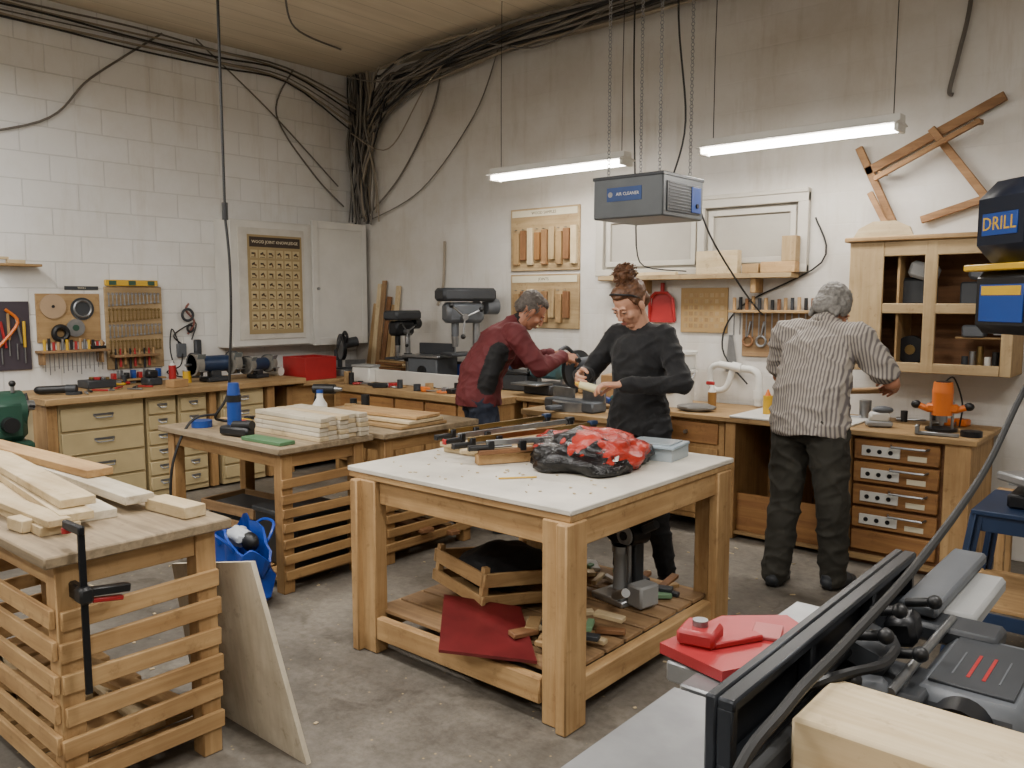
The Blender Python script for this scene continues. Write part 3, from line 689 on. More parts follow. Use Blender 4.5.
def window():
    y=YB;fr=mat('painted_frame','#b5b0a5',.6,0,.08,4);pn=mat('painted_board','#a29d92',.65,0,.1,2.5)
    b=B('window_1');x0,x1,z0,z1=-3.86,-2.14,1.74,2.27
    b.bb(x0,x1,y-.01,y-.001,z0,z1,pn,.002)
    for (a,c) in ((x0,x0+.07),(x1-.07,x1),(-2.96,-2.9)):b.bb(a,c,y-.05,y-.008,z0,z1,fr,.004)
    for (a,c) in ((z0,z0+.05),(z1-.06,z1)):b.bb(x0,x1,y-.052,y-.006,a,c,fr,.004)
    b.bb(x0,x1,y-.06,y-.0,z1,z1+.03,fr,.004)
    for (a,c) in ((x0+.09,-2.98),(-2.88,x1-.09)):
        for q in ((a,a+.04,z0+.07,z1-.08),(c-.04,c,z0+.07,z1-.08)):b.bb(q[0],q[1],y-.03,y-.009,q[2],q[3],fr,.003)
        for q in ((z0+.07,z0+.11),(z1-.12,z1-.08)):b.bb(a,c,y-.031,y-.009,q[0],q[1],fr,.003)
    b.done()
    b=B('wall_shelf');b.bb(-3.76,-2.2,y-.16,y-.001,1.70,1.735,wood('tan','x'),.004);b.bb(-3.4,-3.36,y-.13,y,1.6,1.7,wood('mid','z'));b.bb(-2.5,-2.46,y-.13,y,1.6,1.7,wood('mid','z'));b.done()
    b=B('wood_blocks');b.bb(-2.92,-2.60,y-.13,y-.06,1.736,1.90,wood('pale','x'));b.bb(-2.56,-2.44,y-.14,y-.065,1.736,1.80,wood('mid','x'));b.bb(-2.42,-2.18,y-.15,y-.065,1.736,1.81,wood('pine','x'));b.bb(-2.28,-2.18,y-.14,y-.065,1.811,1.98,wood('tan','z'));b.bb(-3.5,-3.1,y-.1,y-.06,1.736,1.76,wood('pale','x'));b.done()
    b=B('dustpan')
    b.prism([(-3.36,y-.02,1.38),(-3.14,y-.02,1.38),(-3.16,y-.02,1.56),(-3.2,y-.02,1.6),(-3.3,y-.02,1.6),(-3.34,y-.02,1.56)],(0,-.012,0),red)
    b.tube([(-3.36,y-.03,1.39),(-3.35,y-.05,1.56),(-3.3,y-.05,1.605),(-3.2,y-.05,1.605),(-3.15,y-.05,1.56),(-3.14,y-.03,1.39)],.012,red,6)
    b.tube([(-3.25,y-.03,1.6),(-3.25,y-.03,1.68)],.016,red,8);b.cyl((-3.25,y-.03,1.67),(-3.25,y,1.67),.005,steel);b.done()
    b=B('wall_chart');b.bb(-3.10,-2.72,y-.014,y-.001,1.31,1.64,mat('chart_brown','#9a7e52',.7),.002)
    for r in range(6):
        for c in range(8):b.bb(-3.07+c*.042,-3.04+c*.042,y-.016,y-.014,1.345+r*.045,1.375+r*.045,wood('mid','z') if (r+c)%2 else wood('tan','z'),.001)
    b.done()
    b=B('hand_saw');b.prism([(-2.70,y-.02,1.30),(-2.67,y-.02,1.30),(-2.62,y-.02,1.02),(-2.72,y-.02,1.03)],(0,-.003,0),steel);b.cyl((-2.685,y-.03,1.29),(-2.685,y,1.29),.006,steel);b.done()
    b=B('tool_rail');b.bb(-2.68,-2.0,y-.09,y-.001,1.46,1.48,wood('mid','x'));b.bb(-2.6,-2.1,y-.02,y-.001,1.15,1.46,wood('old','x'))
    for i in range(14):
        x=-2.65+i*.047;b.cyl((x,y-.05,1.26+rnd(-.04,.05)),(x,y-.05,1.46),.005,steel,seg=6);b.cyl((x,y-.05,1.46),(x,y-.05,1.55+rnd(0,.03)),.013,[wood('pine','z'),blk,wood('dark','z'),wood('mid','z'),dgry][i%5],seg=8)
    for i in range(5):
        x=-2.55+i*.1;b.torus((x,y-.035,1.26),.035,.009,[wood('dark','z'),steel,blk,red,orange][i],(math.pi/2,0,0));b.beam((x,y-.035,1.29),(x+.02,y-.035,1.4),.02,.012,steel)
    b.done()
window()
def bucket(loc,r=.13,h=.27):
    b=B('plastic_bucket',loc);b.lathe([(r*.82,0),(r*.98,h*.9),(r*1.06,h*.91),(r*1.06,h*.95),(r*1.0,h*.95),(r,h),(r*.94,h),(r*.78,.01)],(0,0,0),whitep,28)
    b.tube([(-r*1.06,0,h*.9),(-r*.8,-r*.8,h*.55),(0,-r*1.15,h*.42),(r*.8,-r*.8,h*.55),(r*1.06,0,h*.9)],.003,steel,5,5);b.cyl((-.03,-r*1.15,h*.42),(.03,-r*1.15,h*.42),.008,whitep)
    b.lathe([(r*.92,h+.002),(r*.98,h+.1),(r*1.05,h+.1),(r*1.05,h+.12),(r*.95,h+.12),(r*.88,h+.01)],(0,0,0),whitep,28);b.done()
bucket((-2.9,5.22,.802));
def pvc():
    b=B('pvc_drain_pipe');m=whitep;y=5.5
    b.tube([(-2.42,y,.813),(-2.42,y,1.0),(-2.46,y,1.06),(-2.55,y,1.07),(-2.72,y,1.09)],.026,m,14,4);b.cyl((-2.42,y,.86),(-2.42,y,.92),.034,m);b.cyl((-2.55,y,1.07),(-2.62,y,1.08),.034,m)
    b.tube([(-2.72,y,1.09),(-2.78,y,1.06),(-2.79,y,.95),(-2.74,y,.9),(-2.66,y,.93),(-2.62,y,1.05)],.022,m,12,4);b.done()
    b=B('hose_coil')
    for k in range(5):b.torus((-2.15,5.47,.83+.02*k),.09,.011,greyc,(0.05*k,0,0))
    b.done()
    b=B('spray_bottle',(-2.62,5.2,.802));b.cyl((0,0,0),(0,0,.12),.03,mat('amber_plastic','#8a6432',.3),seg=16);b.cyl((0,0,.12),(0,0,.16),.028,whitep,.012);b.box((-.015,0,.18),(.06,.02,.025),red,b=.005);b.done()
    b=B('rag_pile',(-2.66,5.05,.802),.3);b.ell((0,0,.025),(.13,.08,.03),mat('grey_rag','#6b6863',.9),None,30,16,lambda x:x*(1+.16*noise.noise(x*2)));b.done()
pvc()
def wall_cab():
    b=B('open_shelf_cabinet');W=wood('mid','z');X=wood('mid','x');x0,x1,z0,z1,y0=-1.76,-.86,1.12,1.90,5.30;y=YB-.001
    b.bb(x0,x1,y-.012,y,z0,z1,wood('dark','x'));b.bb(x0,x0+.018,y0,y,z0,z1,W);b.bb(x1-.018,x1,y0,y,z0,z1,W)
    b.bb(x0,x1,y0,y,z0,z0+.018,X);b.bb(x0,x1,y0,y,z1-.018,z1,X);b.bb(x0+.27,x0+.285,y0+.02,y,z0,z1,W)
    b.bb(x0-.03,x1+.03,y0-.04,y,z1,z1+.03,X,.006);b.bb(x0,x1,y0,y,1.49,1.505,X)
    cream2=wood('tan','z')
    for (a,c) in ((x0,x0+.20),(x0+.43,x0+.50),(x1-.06,x1)):b.bb(a,c,y0-.02,y0,z0,z1,cream2,.004)
    for (a,c) in ((z0,z0+.06),(1.47,1.53),(z1-.09,z1)):b.bb(x0+.2,x1-.06,y0-.019,y0,a,c,wood('tan','x'),.004)
    b.prism([(x0+.02,y0-.03,z1+.03),(x0+.36,y0-.03,z1+.03),(x0+.34,y0-.03,z1+.08),(x0+.26,y0-.03,z1+.12),(x0+.13,y0-.03,z1+.12),(x0+.05,y0-.03,z1+.08)],(0,.02,0),wood('pale','x'))
    b.done()
    b=B('shelf_tools')
    b.cyl((-1.42,5.4,1.25),(-1.42,5.45,1.25),.085,blkm,seg=24);b.cyl((-1.42,5.395,1.25),(-1.42,5.41,1.25),.03,brass)
    b.box((-1.4,5.45,1.60),(.2,.1,.17),dgry,b=.02);b.box((-1.36,5.40,1.72),(.16,.1,.1),lgry,(0,.3,0),.02);b.box((-1.44,5.45,1.155),(.2,.15,.03),blk)
    for i in range(6):b.cyl((-1.13+.04*i,5.45,1.14),(-1.13+.04*i,5.45,1.14+.08+.03*(i%3)),.018,[dgry,steel,brass,whitep,blk,dgry][i],seg=12)
    b.box((-1.05,5.45,1.33),(.25,.12,.012),wood('mid','x'));b.box((-1.08,5.42,1.37),(.12,.1,.07),gry,b=.01)
    b.box((-1.05,5.45,1.58),(.22,.14,.15),dgry,b=.01);b.box((-1.05,5.42,1.70),(.14,.1,.08),gry,(0,.2,0),.02);b.box((-.95,5.42,1.4),(.05,.1,.1),steel);b.done()
    b=B('wooden_chair_frame');y=YB-.04;F=wood('frame','x')
    def bm(a,c,w=.045,h=.03,yy=y):b.beam((a[0],yy,a[1]),(c[0],yy,c[1]),h,w,F,up=(0,0,1) if abs(a[0]-c[0])>abs(a[1]-c[1]) else (1,0,0))
    bm((-1.78,2.36),(-1.02,2.72),.055);bm((-1.83,2.52),(-1.60,2.03));bm((-1.40,2.58),(-1.08,2.14),yy=y-.03);bm((-1.44,2.04),(-1.04,2.16));bm((-1.70,2.30),(-1.12,2.58),.03,yy=y-.10);bm((-1.72,2.22),(-1.60,1.99),.035,yy=y-.10)
    for (x,z) in ((-1.66,2.34),(-1.14,2.585),(-1.62,2.04)):b.beam((x,y,z),(x,y-.11,z-.01),.03,.03,F)
    for (x,z) in ((-1.4,2.54),(-1.1,2.68),(-1.7,2.24),(-1.74,2.38),(-1.3,2.09)):b.cyl((x,y,z),(x,YB,z),.006,steel)
    b.done()
wall_cab()
def router():
    b=B('wood_router',(-1.18,5.2,.802),.2)
    b.cyl((0,0,0),(0,0,.016),.085,blkm,seg=28)
    for s in (-1,1):
        b.cyl((s*.055,0,.016),(s*.055,0,.17),.008,steel);b.cyl((s*.07,0,.12),(s*.12,0,.14),.018,orange,seg=12);b.ell((s*.135,0,.145),(.028,.024,.024),blk)
    b.cyl((0,0,.09),(0,0,.22),.055,orange,seg=22);b.cyl((0,0,.22),(0,0,.28),.057,orange,.05,seg=22);b.cyl((0,0,.25),(0,0,.285),.045,blk,.04);b.cyl((0,0,.05),(0,0,.09),.03,steel);b.box((0,0,.13),(.17,.06,.05),orange,b=.012)
    b.cyl((0,0,.03),(0,0,.05),.012,steel);b.tube([(0,.03,.27),(.05,.08,.3),(.10,.12,.15),(.09,.13,.01)],.005,blk,6,6);b.done()
    b=B('sander',(-1.50,5.12,.802),.5);b.box((0,0,.02),(.14,.08,.03),lgry,b=.01);b.box((0,0,.06),(.11,.06,.06),whitep,b=.025);b.ell((.02,0,.10),(.06,.03,.025),gry);b.done()
    b=B('tape_roll',(-1.0,5.08,.802));b.lathe([(.04,0),(.055,0),(.055,.03),(.04,.03)],(0,0,0),blkm,24);b.done()
    b=B('clamp_rail',(-1.15,4.98,.802),.1);b.box((0,0,.01),(.22,.03,.018),steel);b.box((-.1,0,.03),(.02,.04,.05),steel);b.done()
    b=B('tin_can',(-1.66,5.38,.814));b.cyl((0,0,0),(0,0,.11),.036,steel,seg=20);b.done()
    b=B('glue_bottle',(-2.2,5.15,.813));b.cyl((0,0,0),(0,0,.12),.03,yel,seg=16);b.cyl((0,0,.12),(0,0,.16),.02,orange,.005);b.done()
    b=B('paper_sheets',(-2.05,5.08,.813),.4);b.box((0,0,.004),(.2,.15,.006),paper);b.box((.03,.02,.009),(.17,.12,.003),whitep,(0,0,.2));b.done()
router()
# ------------------------------------------------ air filter
def airfilter():
    b=B('air_filtration_unit');bx=mat('filter_housing','#55595c',.45,.2,.08);x0,x1,y0,y1,z0,z1=-2.93,-2.45,4.2,4.68,2.03,2.28
    b.bb(x0,x1,y0,y1,z0,z1,bx,.008);b.bb(x0-.004,x1+.004,y0-.004,y1+.004,z1-.02,z1,dgry,.003)
    b.bb(x1,x1+.006,y0+.04,y1-.04,z0+.03,z1-.05,dgry,.002)
    for i in range(9):b.bb(x1+.005,x1+.009,y0+.06,y1-.16,z0+.045+i*.018,z0+.051+i*.018,bx,.001)
    b.bb(x1+.006,x1+.012,y1-.16,y1-.05,z0+.04,z0+.19,blue,.002);b.cyl((x1+.01,y1-.1,z0+.08),(x1+.02,y1-.1,z0+.08),.014,blk)
    b.bb(x0+.10,x0+.34,y0-.003,y0,z0+.10,z0+.18,mat('filter_label','#23427a',.5),.001);b.text('AIR CLEANER',.026,BW(x0+.245,y0-.0045,z0+.14),whitep,.0004);b.cyl((x0+.125,y0-.004,z0+.14),(x0+.125,y0,z0+.14),.016,lgry,seg=18)
    for (x,y) in ((x0+.07,y0+.06),(x1-.06,y0+.06),(x0+.07,y1-.06),(x1-.06,y1-.06)):
        z=z1+.012;k=0
        while z<ZC:
            b.torus((x,y,z),.011,.003,steel,(math.pi/2,0,0 if k%2 else math.pi/2),8,4);z+=.02;k+=1
    b.tube([(x1-.02,y1,2.1),(x1+.03,y1+.1,1.9),(x1+.1,y1+.4,1.6),(x1+.05,y1+.8,1.45)],.006,rubber,6,8)
    b.tube([(x1-.1,y1-.2,2.28),(x1-.02,y1-.2,2.6),(x1-.08,y1-.2,3.2),(x1-.08,y1-.2,ZC)],.006,rubber,6,6)
    b.done()
airfilter()
# ------------------------------------------------ cables
def cables():
    random.seed(11)
    b=B('cable_bundle')
    for i in range(34):
        x=-6.9+rnd(.03,.34);y=YB-rnd(.02,.10);mm=[greyc,beigec,greyc,dust,rubber][i%5];r=rnd(.006,.015)
        pts=[];z=ZC-.02;ex=rnd(-.1,.1)
        n=7;ze=rnd(2.30,2.45)
        for k in range(n):
            t=k/(n-1);pts.append((max(-6.92,min(-6.4,x+.09*math.sin(t*5+i)*(1-abs(2*t-1))+ex*t)),min(YB-.015,y+.03*math.sin(t*7+i*2)),z+(ze-z)*t))
        b.tube(pts,r,mm,5,5)
    for i in range(30):
        mm=[greyc,beigec,greyc,rubber,dust][i%5];r=rnd(.006,.015);xe=[-3.2,-4.0,-1.5,-4.8,-2.6,1.5][i%6]+rnd(-.3,.3);pts=[(-6.75+rnd(-.1,.2),YB-.05,3.3+rnd(-.3,.2))]
        off=rnd(.0,.20);yo=rnd(.03,.4)
        n=9
        for k in range(1,n):
            t=k/(n-1);pts.append((-6.6+(xe+6.6)*t,YB-.04-yo*math.sin(min(1,t*2)*1.57),ZC-.03-off*(1-t)-.09*abs(math.sin(t*6+i))*(1-t*.6)))
        b.tube(pts,r,mm,5,4)
    for i in range(6):
        pts=[(-6.75,YB-.05-.03*i,3.5-.05*i)];
        for k in range(1,8):
            t=k/7;pts.append((-6.9,YB-.1-5.0*t,ZC-.05-.03*i-.03*abs(math.sin(t*7+i))))
        b.tube(pts,rnd(.006,.011),[greyc,beigec,rubber][i%3],5,4)
    b.tube([(-5.6,YB-.03,3.72),(-5.75,YB-.03,3.3),(-6.2,YB-.03,2.75),(-6.7,YB-.05,2.38)],.009,greyc,5,8)
    b.tube([(-4.9,YB-.03,3.75),(-5.2,YB-.03,3.2),(-5.9,YB-.03,2.6),(-6.7,YB-.05,2.34)],.006,greyc,5,8)
    b.tube([(-6.93,4.9,3.75),(-6.93,4.7,3.3),(-6.93,5.1,2.8),(-6.9,5.45,2.5)],.008,greyc,5,8)
    b.tube([(-6.93,3.6,3.78),(-6.93,3.0,3.3),(-6.93,2.6,2.9),(-6.93,1.6,2.6)],.009,greyc,5,8)
    b.tube([(-6.92,3.9,3.80),(-6.92,4.5,3.4),(-6.92,4.9,3.1),(-6.92,5.4,2.7)],.007,greyc,5,8)
    b.tube([(-6.2,4.9,ZC-.02),(-5.9,4.2,ZC-.06),(-5.2,3.6,ZC-.03),(-4.6,3.0,ZC-.08),(-4.2,2.2,ZC-.02)],.008,greyc,6,8)
    b.tube([(-6.5,5.2,ZC-.15),(-5.8,5.2,ZC-.3),(-5.0,5.25,ZC-.12),(-4.2,5.3,ZC-.28),(-3.3,5.3,ZC-.03)],.007,greyc,6,8)
    b.tube([(-6.7,5.4,3.2),(-6.2,5.45,3.0),(-5.6,5.4,3.5),(-5.0,5.3,ZC-.06)],.006,beigec,6,8)
    b.done()
    b=B('hanging_power_cord')
    x,y=-4.5,2.68
    b.tube([(x,y,ZC),(x,y,3.0),(x-.0,y,2.12)],.009,rubber,6,4);b.cyl((x,y,2.02),(x,y,2.12),.018,blk,seg=10)
    b.tube([(x,y,2.03),(x+.03,y,1.8),(x+.03,y,1.5),(x-.0,y,1.2),(x-.04,y,.98),(x-.1,y-.05,.85),(x-.2,y+.05,.803),(x-.1,y+.1,.803)],.009,rubber,6,6)
    b.tube([(x-.1,y-.05,.86),(x-.12,y-.2,.83),(x-.12,y-.32,.6),(x-.14,y-.33,.3),(x-.1,y-.3,.02)],.008,rubber,6,6);b.done()
    b=B('hanging_cable');b.tube([(-1.22,YB-.03,ZC),(-1.23,YB-.03,3.3),(-1.28,YB-.03,3.0),(-1.32,YB-.03,2.80),(-1.30,YB-.03,2.77)],.013,greyc,6,6);b.done()
    b=B('hanging_cable');b.tube([(-3.35,5.3,ZC),(-3.35,5.3,3.2),(-3.33,5.3,2.5),(-3.34,5.35,1.95)],.006,rubber,6,4);b.tube([(-3.34,5.35,1.95),(-3.3,5.4,1.8),(-3.0,5.5,1.76)],.005,rubber,6,4);b.done()
    b=B('wall_cord');b.tube([(-2.1,YB-.02,2.1),(-2.05,YB-.02,1.8),(-2.62,YB-.02,1.5),(-2.75,YB-.02,1.2),(-2.55,YB-.02,.95)],.006,rubber,6,6)
    b.tube([(-5.6,YB-.02,2.1),(-5.62,YB-.02,1.7),(-5.7,YB-.02,1.5)],.012,beigec,6,4);b.done()
cables()
# ------------------------------------------------ table items
def t1():
    Z0=.791
    b=B('wood_slat_stack')
    for i in range(5):
        for j in range(5):b.box((-3.93+rnd(-.01,.01),2.70+j*.068,Z0+.012+i*.026),(.62-.04*(j%2),.06,.023),wood('whitewash','x') if (i+j)%3 else wood('pale','x'),None,.002)
    b.done()
    b=B('cordless_router',(-4.34,2.60,Z0));b.cyl((0,0,0),(0,0,.03),.05,blk,seg=22);b.cyl((0,0,.03),(0,0,.17),.04,blue,seg=22);b.cyl((0,0,.17),(0,0,.21),.042,blk);b.cyl((0,0,.21),(0,0,.28),.038,blue,.03,seg=22);b.done()
    b=B('green_case',(-3.85,2.50,Z0),.05);b.box((0,0,.01),(.34,.10,.02),mat('green_rubber','#4e7450',.6));b.done()
    b=B('belt_sander',(-4.15,2.50,Z0),.2);b.box((0,0,.03),(.22,.07,.05),blk,b=.015);b.cyl((-.02,-.0,.06),(.12,0,.07),.025,blk,seg=12);b.done()
    b=B('tape_roll',(-4.62,2.55,Z0));b.lathe([(.04,0),(.06,0),(.06,.04),(.04,.04)],(0,0,0),blue,24);b.done()
    b=B('small_tools')
    for i in range(14):b.box((-4.78+rnd(0,.45),2.74+rnd(0,.22),Z0+.012),(rnd(.05,.14),.03,.02),[blk,steel,red,yel,wood('pine','x'),blk][i%6],(0,0,rnd(-1.5,1.5)))
    b.done()
    b=B('wood_board_stack')
    for i in range(3):b.box((-3.95,3.42,Z0+.012+i*.024),(.7,.38-.08*i,.02),wood(['mid','pale','pine'][i],'x'),(0,0,.05*i))
    b.done()
    b=B('power_drill',(-4.5,3.38,Z0),.5);b.cyl((-.09,0,.17),(.06,0,.17),.032,blk,seg=16);b.cyl((.06,0,.17),(.11,0,.17),.02,steel,.012);b.beam((-.05,0,.15),(-.07,0,.05),.035,.045,blk);b.box((-.07,0,.03),(.12,.08,.055),dgry,b=.01);b.done()
    b=B('white_jug',(-4.15,3.2,Z0+.0));b.lathe([(.04,0),(.045,.01),(.045,.1),(.02,.14),(.02,.17)],(-.18,0,0),whitep,20);b.cyl((-.18,0,.17),(-.18,0,.19),.022,blue);b.done()
t1()
def sawstand():
    b=B('machine_stand');x0,x1,y0,y1=-3.75,-2.75,4.50,4.88
    b.bb(x0,x1,y0,y1,.74,.78,wood('mid','x'),.005)
    for x in (x0+.03,x1-.09):
        for y in (y0+.03,y1-.09):b.bb(x,x+.06,y,y+.06,0,.74,wood('pine','z'))
    b.bb(x0+.05,x1-.05,y0+.04,y0+.06,.62,.74,wood('pine','x'));b.bb(x0+.03,x1-.03,y0+.03,y1-.03,.18,.2,wood('old','x'));b.done()
    miter('miter_saw',(-3.42,4.70,.782),-.15,gry,steel,dgry,1.05)
    b=B('random_orbit_sander',(-3.0,4.62,.782),.4);b.cyl((0,0,0),(0,0,.03),.06,blk,seg=20);b.cyl((0,0,.03),(0,0,.1),.045,mat('teal_plastic','#25595e',.4),seg=20);b.ell((0,0,.12),(.06,.045,.03),mat('teal_plastic','#25595e'));b.done()
sawstand()
# ------------------------------------------------ jointer foreground
def jointer():
    b=B('jointer')
    zt=.82
    b.bb(-.745,-.50,.72,1.35,zt-.04,zt,castm,.004);b.bb(-.745,-.50,1.37,1.95,zt-.044,zt-.003,castm,.004);b.bb(-.74,-.5,1.35,1.37,zt-.09,zt-.02,blkm,.002)
    b.bb(-.70,-.53,.85,1.9,zt-.16,zt-.04,dgry,.01);b.bb(-.70,-.35,1.0,1.9,.05,zt-.16,dgry,.015);b.bb(-.76,-.30,.95,1.95,0,.05,blkm,.006)
    b.bb(-.82,-.745,1.45,1.72,zt-.05,zt-.005,castm,.005)
    fm=mat('fence_iron','#26292e',.38,.5,.15,10)
    b.bb(-.565,-.545,1.12,2.10,zt+.002,.95,fm,.004);b.bb(-.545,-.515,1.12,2.10,.93,.95,fm,.004);b.bb(-.545,-.515,1.12,2.10,zt+.005,zt+.025,fm,.004)
    for y in (1.13,1.45,1.8,2.09):b.bb(-.545,-.518,y-.01,y+.01,zt+.02,.935,fm,.003)
    b.bb(-.54,-.36,1.55,1.70,zt-.01,zt+.02,dgry,.008);b.bb(-.52,-.30,1.88,1.98,zt+.0,zt+.04,dgry,.01)
    b.bb(-.50,-.36,1.98,2.32,zt+.005,zt+.045,lgry,.01);b.bb(-.50,-.42,1.9,2.4,zt+.046,zt+.075,gry,.008)
    b.box((-.47,1.62,zt+.06),(.08,.10,.07),dgry,(0,.3,0),.015);b.box((-.46,1.80,zt+.05),(.06,.09,.06),blkm,(0,-.2,.1),.012);b.box((-.45,1.50,zt+.03),(.09,.05,.05),gry,(0,0,.3),.01)
    for (x,y,z) in ((-.46,1.42,.90),(-.45,1.56,.935),(-.47,1.72,.93),(-.41,1.64,.885),(-.44,1.86,.915)):
        b.cyl((x-.03,y,z-.01),(x+.02,y-.015,z+.007),.010,blk,seg=12);b.ell((x+.027,y-.018,z+.009),(.015,.015,.015),blk,None,12,8)
    b.cyl((-.50,1.30,.885),(-.50,1.70,.885),.010,blkm,seg=12);b.cyl((-.40,1.5,.86),(-.40,1.95,.86),.009,steel,seg=12)
    b.tube([(-.49,1.34,.90),(-.44,1.38,.925),(-.41,1.48,.915),(-.42,1.6,.90)],.009,blk,8,5)
    b.box((-.45,1.36,.865),(.05,.08,.05),blkm,(0,0,.4),.012)
    T=b.T;b.T=Matrix.Translation((-.30,1.76,.775))
    b.box((0,0,0),(.19,.34,.14),gry,b=.02);b.box((.0,0,.072),(.14,.26,.006),dgry,b=.002)
    for i in range(4):b.box((-.04+.026*i,-.02,.0755),(.006 if i in(1,2) else .003,.12,.001),red if i in(1,2) else gry,None,.0003)
    b.T=T
    b.cyl((-.30,1.53,.80),(-.30,1.59,.80),.05,blkm,seg=22);b.bb(-.40,-.20,1.6,1.9,.5,.705,dgry,.02)
    b.done()
    b=B('cutterhead_guard')
    b.prism([(-.84,1.46,zt+.001),(-.68,1.42,zt+.001),(-.61,1.56,zt+.001),(-.62,1.72,zt+.001),(-.70,1.78,zt+.001),(-.81,1.68,zt+.001)],(0,0,.022),redp)
    b.box((-.78,1.52,zt+.040),(.08,.08,.035),redp,(0,0,.2),.01);b.cyl((-.78,1.52,zt+.055),(-.78,1.52,zt+.07),.016,steel);b.box((-.69,1.65,zt+.027),(.06,.08,.008),mat('pink_guard','#a85c5c',.5),(0,0,.3));b.box((-.72,1.56,zt+.03),(.03,.12,.014),redp,(0,0,-.5),.004)
    b.done()
jointer()
def timber():
    b=B('outfeed_stand');Z=wood('pine','z')
    b.bb(-.34,.62,1.0,1.40,.66,.70,wood('pine','x'))
    for x in (-.17,.55):
        for y in (1.02,1.32):b.bb(x,x+.06,y,y+.06,0,.66,Z)
    b.done()
    b=B('wood_block');b.bb(-.46,.6,1.20,1.38,.826,.915,wood('pale','x'),.006);b.done()
    b=B('wood_block');b.bb(-.42,.6,1.06,1.38,.702,.824,wood('pine','x'),.006);b.done()
timber()
def big_drill():
    b=B('floor_drill_press');b.T=Matrix.Translation((-.26,3.32,0))@Matrix.Rotation(-.75,4,'Z')
    b.box((0,.05,.03),(.36,.5,.06),dblue,b=.02);b.cyl((0,.12,.06),(0,.12,1.6),.04,steel,seg=20)
    b.box((0,-.12,.95),(.3,.3,.03),castm,b=.01);b.cyl((0,.12,.88),(0,.12,1.0),.06,dblue)
    nav=mat('navy_cover','#0d1626',.35,.1,.1)
    b.box((0,-.1,1.545),(.30,.60,.21),blk,b=.03);b.box((0,-.1,1.655),(.335,.64,.022),yel,b=.004)
    b.box((0,-.1,1.80),(.33,.64,.27),nav,b=.075);b.box((0,-.1,1.93),(.2,.48,.02),blk,b=.004)
    b.box((-.152,-.1,1.545),(.004,.46,.13),blue,None,.001);b.box((-.153,-.1,1.59),(.004,.42,.03),yel,None,.001)
    M=Matrix(((0,0,-1,-.1665),(-1,0,0,-.1),(0,1,0,1.79),(0,0,0,1)));b.text('DRILL PRESS',.075,M,yel,.0006)
    M=Matrix(((0,0,-1,-.156),(-1,0,0,-.1),(0,1,0,1.525),(0,0,0,1)));b.text('16 SPEED',.05,M,whitep,.0006)
    b.box((-.0,-.421,1.79),(.16,.004,.07),blue,None,.001);b.box((0,-.402,1.54),(.2,.004,.12),blue,None,.001);b.box((0,-.404,1.58),(.18,.004,.03),yel,None,.001)
    M=Matrix(((1,0,0,0),(0,0,-1,-.4235),(0,1,0,1.79),(0,0,0,1)));b.text('DRILL',.06,M,yel,.0006)
    b.cyl((0,-.22,1.3),(0,-.22,1.44),.035,steel,seg=18);b.cyl((0,-.22,1.22),(0,-.22,1.3),.02,blkm)
    b.cyl((.14,-.1,1.5),(.2,-.1,1.5),.03,steel)
    for k in range(3):
        a=k*2.09;p=(.2,-.1+.2*math.cos(a),1.5+.2*math.sin(a));b.cyl((.2,-.1,1.5),p,.008,steel);b.ell(p,.02,blk)
    b.cyl((0,.2,1.6),(0,.36,1.6),.08,blkm,seg=20);b.done()
    b=B('machine_power_cable')
    b.tube([(-.30,3.2,1.44),(-.44,3.13,1.32),(-.468,2.57,1.08),(-.459,1.906,.99),(-.459,1.438,.955),(-.463,1.19,.935),(-.48,1.03,.85),(-.49,.97,.5),(-.5,.93,.0+.012)],.0095,rubber,8,8)
    b.tube([(-.30,3.25,1.44),(-.44,3.3,1.2),(-.42,3.5,1.0),(-.35,3.7,.9)],.008,rubber,6,6);b.done()
big_drill()
def bluestand():
    b=B('machine_stand_steel')
    tp=[(-.72,3.85),(-.22,3.85),(-.22,4.3),(-.72,4.3)];bt=[(-.80,3.78),(-.14,3.78),(-.14,4.38),(-.80,4.38)]
    for a,c in zip(tp,bt):
        b.beam((c[0],c[1],0),(a[0],a[1],.66),.05,.006,dblue,up=(0,1,0));b.beam((c[0],c[1],0),(a[0],a[1],.66),.006,.05,dblue,up=(0,1,0))
    for i in range(4):
        a,c=tp[i],tp[(i+1)%4];b.beam((a[0],a[1],.63),(c[0],c[1],.63),.006,.08,dblue)
        a,c=bt[i],bt[(i+1)%4];b.beam((a[0]*.97,a[1],.24),(c[0]*.97,c[1],.24),.006,.06,dblue)
    b.bb(-.78,-.16,3.8,4.36,.27,.29,wood('pine','x'));b.bb(-.74,-.2,3.83,4.32,.66,.68,dblue);b.done()
    b=B('belt_disc_sander',(-.45,4.07,.681),0);b.box((0,0,.03),(.36,.26,.06),blkm,b=.01);b.cyl((-.05,0,.17),(.1,0,.17),.08,dgry,seg=22);b.box((.02,0,.09),(.1,.1,.08),blkm);b.cyl((-.1,0,.17),(-.06,0,.17),.11,castm,seg=28);b.box((-.14,0,.1),(.08,.22,.012),castm);b.box((.05,0,.28),(.12,.36,.08),blkm,b=.03);b.done()
    b=B('sawhorse_table');b.bb(-.82,-.3,4.6,4.88,.55,.58,wood('pine','x'))
    for x in (-.78,-.36):b.bb(x,x+.04,4.63,4.67,0,.55,wood('pine','z'));b.bb(x,x+.04,4.82,4.86,0,.55,wood('pine','z'))
    b.done()
bluestand()
